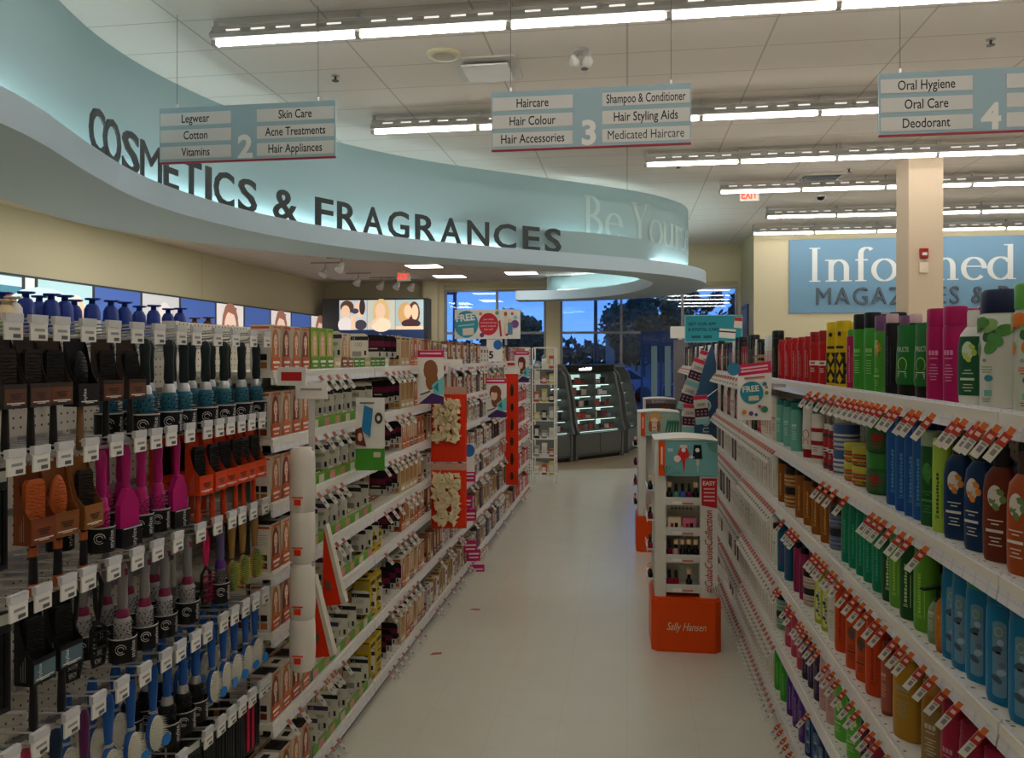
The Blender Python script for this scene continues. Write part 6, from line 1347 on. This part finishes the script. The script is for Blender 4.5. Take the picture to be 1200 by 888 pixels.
# ------------------------------------------------------------------ nail polish floor displays
ORB = C(226, 74, 4, .4); WD = C(214, 212, 202, .4); REDT = C(190, 30, 44)
def polish_tmpl(col):
    t = Tmpl('nail_polish', 'nail polish'); m = MB(); m.lathe([(.012, 0), (.0135, .004), (.0135, .026), (.006, .034)], C(*col, .15), 10, ex=3); t.part('glass_bottle', m)
    m = MB(); m.lathe([(.0075, .034), (.0065, .066), (.005, .068)], BLACK, 10); t.part('cap', m); return t
def ptag_tmpl(col):
    t = polish_tmpl(col); m = MB(); m.lathe([(.011, .052), (.011, .074)], C(226, 190, 150), 10); t.part('paper_collar', m); return t
POL = {'k': (ptag_tmpl((14, 14, 16)), 'black nail polish with paper collar'), 't': (polish_tmpl((70, 150, 130)), 'teal nail polish'), 'b': (polish_tmpl((70, 100, 180)), 'blue nail polish'), 'm': (polish_tmpl((110, 14, 60)), 'plum nail polish'), 'r': (polish_tmpl((150, 18, 50)), 'crimson nail polish'), 'p': (ptag_tmpl((206, 150, 140)), 'pale pink nail polish')}
def display(x, y, rot, look, name, poster, full=True, text=True):
    t = thing('nail_polish_display', look, 'display stand', (x, y, 0), rot)
    m = MB(); ch = .035; w2 = .195; d2 = .19
    oc = lambda a, b: [(-a + ch, -b), (a - ch, -b), (a, -b + ch), (a, b - ch), (a - ch, b), (-a + ch, b), (-a, b - ch), (-a, -b + ch)]
    m.prism(oc(w2, d2), 0, .29, ORB); m.prism(oc(w2 - .006, d2 - .006), .29, .305, ORB)
    b_ = m.build('base', t)
    if text:
        m = MB(); m.text('Sally Hansen', 0, .125, .062, C(236, 214, 190), y=-d2 - .002, shear=.35, maxw=.22); m.build('lettering', b_)
    m = MB(); wz0, wz1 = .305, 1.20
    m.bx(-.175, -.155, -.16, .16, wz0, wz1, WD); m.bx(.080, .175, -.16, -.145, wz0, 1.0, WD); m.bx(.16, .175, -.145, .16, wz0, wz1, WD); m.bx(.078, .084, -.155, -.02, wz0, 1.0, WD); m.bx(-.118, -.112, -.155, -.02, wz0, 1.0, WD); m.bx(-.155, -.112, -.16, -.145, wz0, 1.0, WD)
    m.bx(-.175, .175, -.02, -.012, wz0, wz1, WD); m.build('cabinet', t)
    m = MB(); pts = [(-.18, 1.20)] + [(-.18 + .36 * k / 10, 1.20 + .014 * math.sin(math.pi * k / 10)) for k in range(11)] + [(.18, 1.20)]; m.prism(pts[1:-1], -.165, .165, WD, 'Y'); m.build('curved_top', t)
    p = MB(); p.bx(-.155, .175, -.168, -.161, .995, 1.195, C(90, 160, 165)); p.lay = 421
    p.pr(-.137, 1.095, .036, .198, ORB); p.pr(-.137, 1.11, .010, .10, C(236, 200, 170))
    if poster == 'polish':
        p.pr(.028, 1.095, .29, .196, C(112, 170, 172)); RD = C(206, 40, 40); p.pp([(-.05, 1.12), (-.035, 1.155), (.005, 1.155), (.02, 1.12), (.01, 1.10), (-.005, 1.09), (-.035, 1.09), (-.045, 1.1)], RD); p.pr(-.015, 1.165, .04, .018, C(226, 200, 190)); p.pp([(-.025, 1.09), (-.005, 1.09), (-.008, 1.04), (-.012, 1.01), (-.016, 1.04)], RD); p.pe(-.015, 1.145, .012, .012, PAPER)
        p.pp([(.035, 1.095), (.09, 1.095), (.083, 1.175), (.042, 1.175)], BLACK); p.pe(.062, 1.145, .012, .012, PAPER); p.pr(.064, 1.075, .016, .035, C(206, 196, 180)); p.pr(.064, 1.04, .006, .04, C(190, 186, 170)); p.pr(.03, 1.105, .03, .006, PAPER); p.pr(.03, 1.105, .006, .02, PAPER); p.pe(-.05, 1.095, .02, .02, C(236, 214, 206))
        for k in range(7): a = .2 + k * .25; p.pp([(-.115, 1.0), (-.115 + .09 * math.cos(a), 1.0 + .05 * math.sin(a) + .01), (-.115 + .085 * math.cos(a + .1), 1.0 + .05 * math.sin(a + .1))], C(70, 110, 60)); p.pp([(.172, 1.192), (.172 - .06 * math.sin(a * .8), 1.192 - .06 * math.cos(a * .8)), (.172 - .055 * math.sin(a * .8 + .12), 1.192 - .06 * math.cos(a * .8 + .12))], C(80, 120, 56))
        p.pr(-.09, 1.15, .03, .005, PAPER); p.pr(-.09, 1.14, .03, .005, PAPER)
    elif poster == 'hat':
        p.pr(.028, 1.095, .29, .196, C(150, 180, 166)); p.pe(-.04, 1.155, .075, .03, C(190, 150, 90)); p.pe(-.035, 1.175, .05, .028, C(200, 160, 100)); p.pe(-.04, 1.10, .04, .055, SKIN); p.pe(-.075, 1.08, .015, .05, C(150, 90, 50)); p.pe(-.004, 1.08, .015, .05, C(150, 90, 50)); p.pe(-.04, 1.07, .012, .005, C(190, 60, 70)); p.pr(-.055, 1.115, .016, .006, HAIR3); p.pr(-.025, 1.115, .016, .006, HAIR3)
        for k in range(5): p.pp([(.05 + k * .025, 1.02), (.06 + k * .025, 1.02), (.09 + k * .02, 1.12), (.07 + k * .02, 1.14)], C(60, 120, 90))
    else:
        p.pr(.012, 1.095, .33, .196, C(60, 56, 60)); p.pr(.01, 1.17, .32, .04, C(110, 100, 104)); p.pt('RIMMEL', .0, 1.155, .045, C(214, 206, 204), spacing=1.2, maxw=.26); p.pe(.06, 1.08, .05, .06, SKIN); p.pe(.06, 1.12, .055, .04, HAIR1)
    p.build('poster', t)
    if full:
        p = MB(); p.lay = 404
        if text:
            p.pp([(.086, .985), (.172, .985), (.172, .815), (.086, .83)], REDT); p.pt('EASY', .129, .945, .034, PAPER, bold=.02, maxw=.07)
            for k in range(4): p.pr(.129, .925 - k * .022, .062, .009, C(230, 170, 170))
            p.pt('#CubaCruiseCollection', .146, .57, .062, REDT, shear=.25, rot=math.pi / 2, maxw=.47)
            for k in range(5): p.pp([(.17, .31), (.17 - .05 * math.cos(k * .35), .31 + .06 * math.sin(k * .35) + .01), (.17 - .045 * math.cos(k * .35 + .12), .31 + .06 * math.sin(k * .35 + .12))], C(70, 110, 60))
            p.build('side_print', t)
        rows_ = (('ktbmk', .862), ('', .69), ('mpkkk', .535), ('rr k', .365))
        for ri, (cs, z) in enumerate(rows_):
            m = MB(); m.bx(-.111, .077, -.155, -.02, z - .012, z - .004, WD); m.bx(-.111, .077, -.162, -.157, z - .035, z + .012, C(206, 206, 200)); m.lay = 406; m.pr(-.05, z - .02, .05, .018, PAPER); m.pr(.01, z - .022, .06, .01, C(200, 110, 90)); m.build('tray', t)
            for i, c_ in enumerate(cs):
                if c_ == ' ': continue
                lx = -.091 + i * .037; POL[c_][0].put((x + lx * math.cos(rot) + .125 * math.sin(rot), y + lx * math.sin(rot) - .125 * math.cos(rot), z - .003), rot, POL[c_][1], f'{ORD[ri]} tier of {name}', 'nail polishes on the displays', key=i, count='from its left', scale=1.3)
            if ri == 1:
                for i, (c_, lk) in enumerate((((220, 200, 170), 'cream boxed polish set'), ((206, 110, 130), 'pink boxed polish set'))):
                    q = MB(); q.bx(-.037, .037, -.02, .02, 0, .065, C(*c_)); q.lay = 52; q.pr(.012, .022, .018, .03, BLACK); q.pr(-.012, .02, .016, .028, C(150, 30, 60)); q.build('polish_box', None, (x - .062 + i * .085, y - .12, z - .003), label=f'{lk} on the second tier of {name}', cat='polish box')
        m = MB()
        for a in range(6):
            for b in range(3): m.bx(-.075 + a * .022, -.062 + a * .022, -.021, -.0205, .78 + b * .018, .788 + b * .018, DGREY)
        m.build('slots', t)
    # trays on the open left side
    for ri, z in enumerate((.40, .57, .74, .91)):
        m = MB(); m.bx(-.215, -.176, -.12, .12, z - .012, z - .006, WD); m.bx(-.218, -.214, -.12, .12, z - .02, z + .01, C(206, 206, 200)); m.build('side_tray', t)
        for i in range(2 if full else 4):
            c_ = 'krmk'[(i + ri) % 4]; ly = -.09 + i * .05; lx = -.197
            POL[c_][0].put((x + lx * math.cos(rot) - ly * math.sin(rot), y + lx * math.sin(rot) + ly * math.cos(rot), z - .0055), rot, POL[c_][1], f'{ORD[3 - ri]} side tray of {name}', 'nail polishes on the displays')
dx, dy = Xat(801, 4.78), 4.78
display(dx, dy, 0.02, 'white nail polish display on an orange base, palm poster, nearest in the aisle', 'palm-poster display', 'polish')
display(Xat(771, 7.1), 7.1, 0.02, 'second nail polish display with a woman in a hat, behind the palm poster one', 'hat-poster display', 'hat', False, False)
display(Xat(772, 9.3), 9.3, 0.02, 'third floor display with a dark portrait poster, behind the hat poster one', 'dark-poster display', 'rimmel', False, False)

# coupons dangling by the far end of the right run, blue fin
y = 6.25; x = Xat(833, y); zb, zt = Zat(512, x, y), Zat(404, x, y); H = zt - zb
t = thing('blue_fin_sign', 'tall curved blue fin sign with white ring and vertical lettering', 'sign', (x - .05, y, zb)); m = MB()
pts = [(-.075, 0)] + [(-.075 + .13 * (k / 10) ** 2.2, H * k / 10) for k in range(1, 11)] + [(.065, H), (.09, H * .8), (.095, 0)]
m.prism(pts, 0, .012, C(52, 88, 120, .4), 'Y'); m.build('fin', t)
m = MB(); m.tube([(.0 + .045 * math.cos(k * .42), -.004, H * .34 + .045 * math.sin(k * .42)) for k in range(15)], .008, C(190, 200, 206), 6, closed=True); m.lathe([(.018, -.005), (.018, 0)], C(190, 200, 206), 12, c=(0, 0, H * .34), axis='Y'); m.build('ring_emblem', t)
m = MB(); m.text('nnels', .035, H * .12, .10, C(190, 200, 206), y=-.003, rot=math.pi / 2, maxw=.24); m.build('lettering', t)
m = MB(); m.tube([(.06, .01, 0), (.06, .01, -(zb - .05))], .012, CHROME); m.bx(-.05, .095, .0, .02, -(zb - .04), 0, C(52, 88, 120, .4)); m.build('post', t)
for i, (px, py, r_, Y) in enumerate(((816, 437, -.35, 6.6), (806, 464, -.3, 7.2), (808, 490, -.06, 6.3), (822, 480, .1, 6.05), (824, 428, -.3, 7.0))):
    x = Xat(px, Y); z = Zat(py, x, Y); w = -x * SA + Y * CA; W = 16 * w / F; H = 34 * w / F; p = MB(); p.bx(-W / 2, W / 2, 0, .002, -H / 2, H / 2, C(206, 200, 190)); p.lay = 2; p.pr(0, H * .42, W, H * .14, C(206, 40, 76)); p.pr(0, H * .02 - H * .12, W * .98, H * .3, C(50, 24, 40)); p.pr(0, H * .4 - H * .8, W * .98, H * .18, C(130, 190, 186))
    for a in range(3):
        for b in range(2): p.pr(-W * .28 + a * W * .28, -H * .16 + b * H * .11, W * .16, H * .06, C(160, 110, 120))
    p.pt('2000', 0, H * .13, H * .15, C(60, 56, 56), maxw=W * .8); p.xf(Matrix.Rotation(-r_, 4, 'Y'))
    t = thing('coupon_flag', f'hanging 2000 points coupon beside the blue fin, {ORD[i]} counted from the top left' if False else ['topmost tilted 2000 points coupon beside the blue fin', 'tilted 2000 points coupon left of the others, by the entrance', 'upright 2000 points coupon above the hat poster', 'partly hidden 2000 points coupon just left of the blue fin', 'tilted 2000 points coupon touching the fin tip'][i], 'coupon', (x, Y, z), 0, 'points coupons')
    p.build('print', t); m = MB(); m.tube([(0, .004, H * .3), (XRF - x, .02, H * .5 + .05)], .003, CHROME, 4); m.build('wire', t)
# far end cap of the right run: grey panel with a small white box
y = 10.35; t = thing('end_stand', 'slim grey speckled end stand with a white box head, by the entrance', 'stand', (Xat(797, y), y, 0)); zt = Zat(398, .6, y)
m = MB(); m.bx(-.07, .10, 0, .2, 0, zt, C(120, 116, 120, .5, noise=.5)); m.build('panel', t); m = MB(); m.bx(-.12, .08, -.02, .1, zt + .02, zt + .17, PAPER); m.build('head', t); m = MB(); m.bx(-.02, .02, .02, .06, zt, zt + .02, WHITE); m.build('neck', t)

# red leaflet scraps on the floor
for i, (px, py) in enumerate(((556, 714), (510, 766))):
    x, y = at(px, py, 0.0); m = MB(); m.prism([(-.03, -.01), (.035, -.012), (.04, .012), (-.01, .018)], .0005, .002, C(150, 60, 56)); m.build('paper_scrap', None, (x, y, 0), .4 * i, label=['tiny red paper scrap on the floor further along the aisle', 'tiny red paper scrap on the floor nearer the camera'][i], cat='scrap')
resolve_labels()
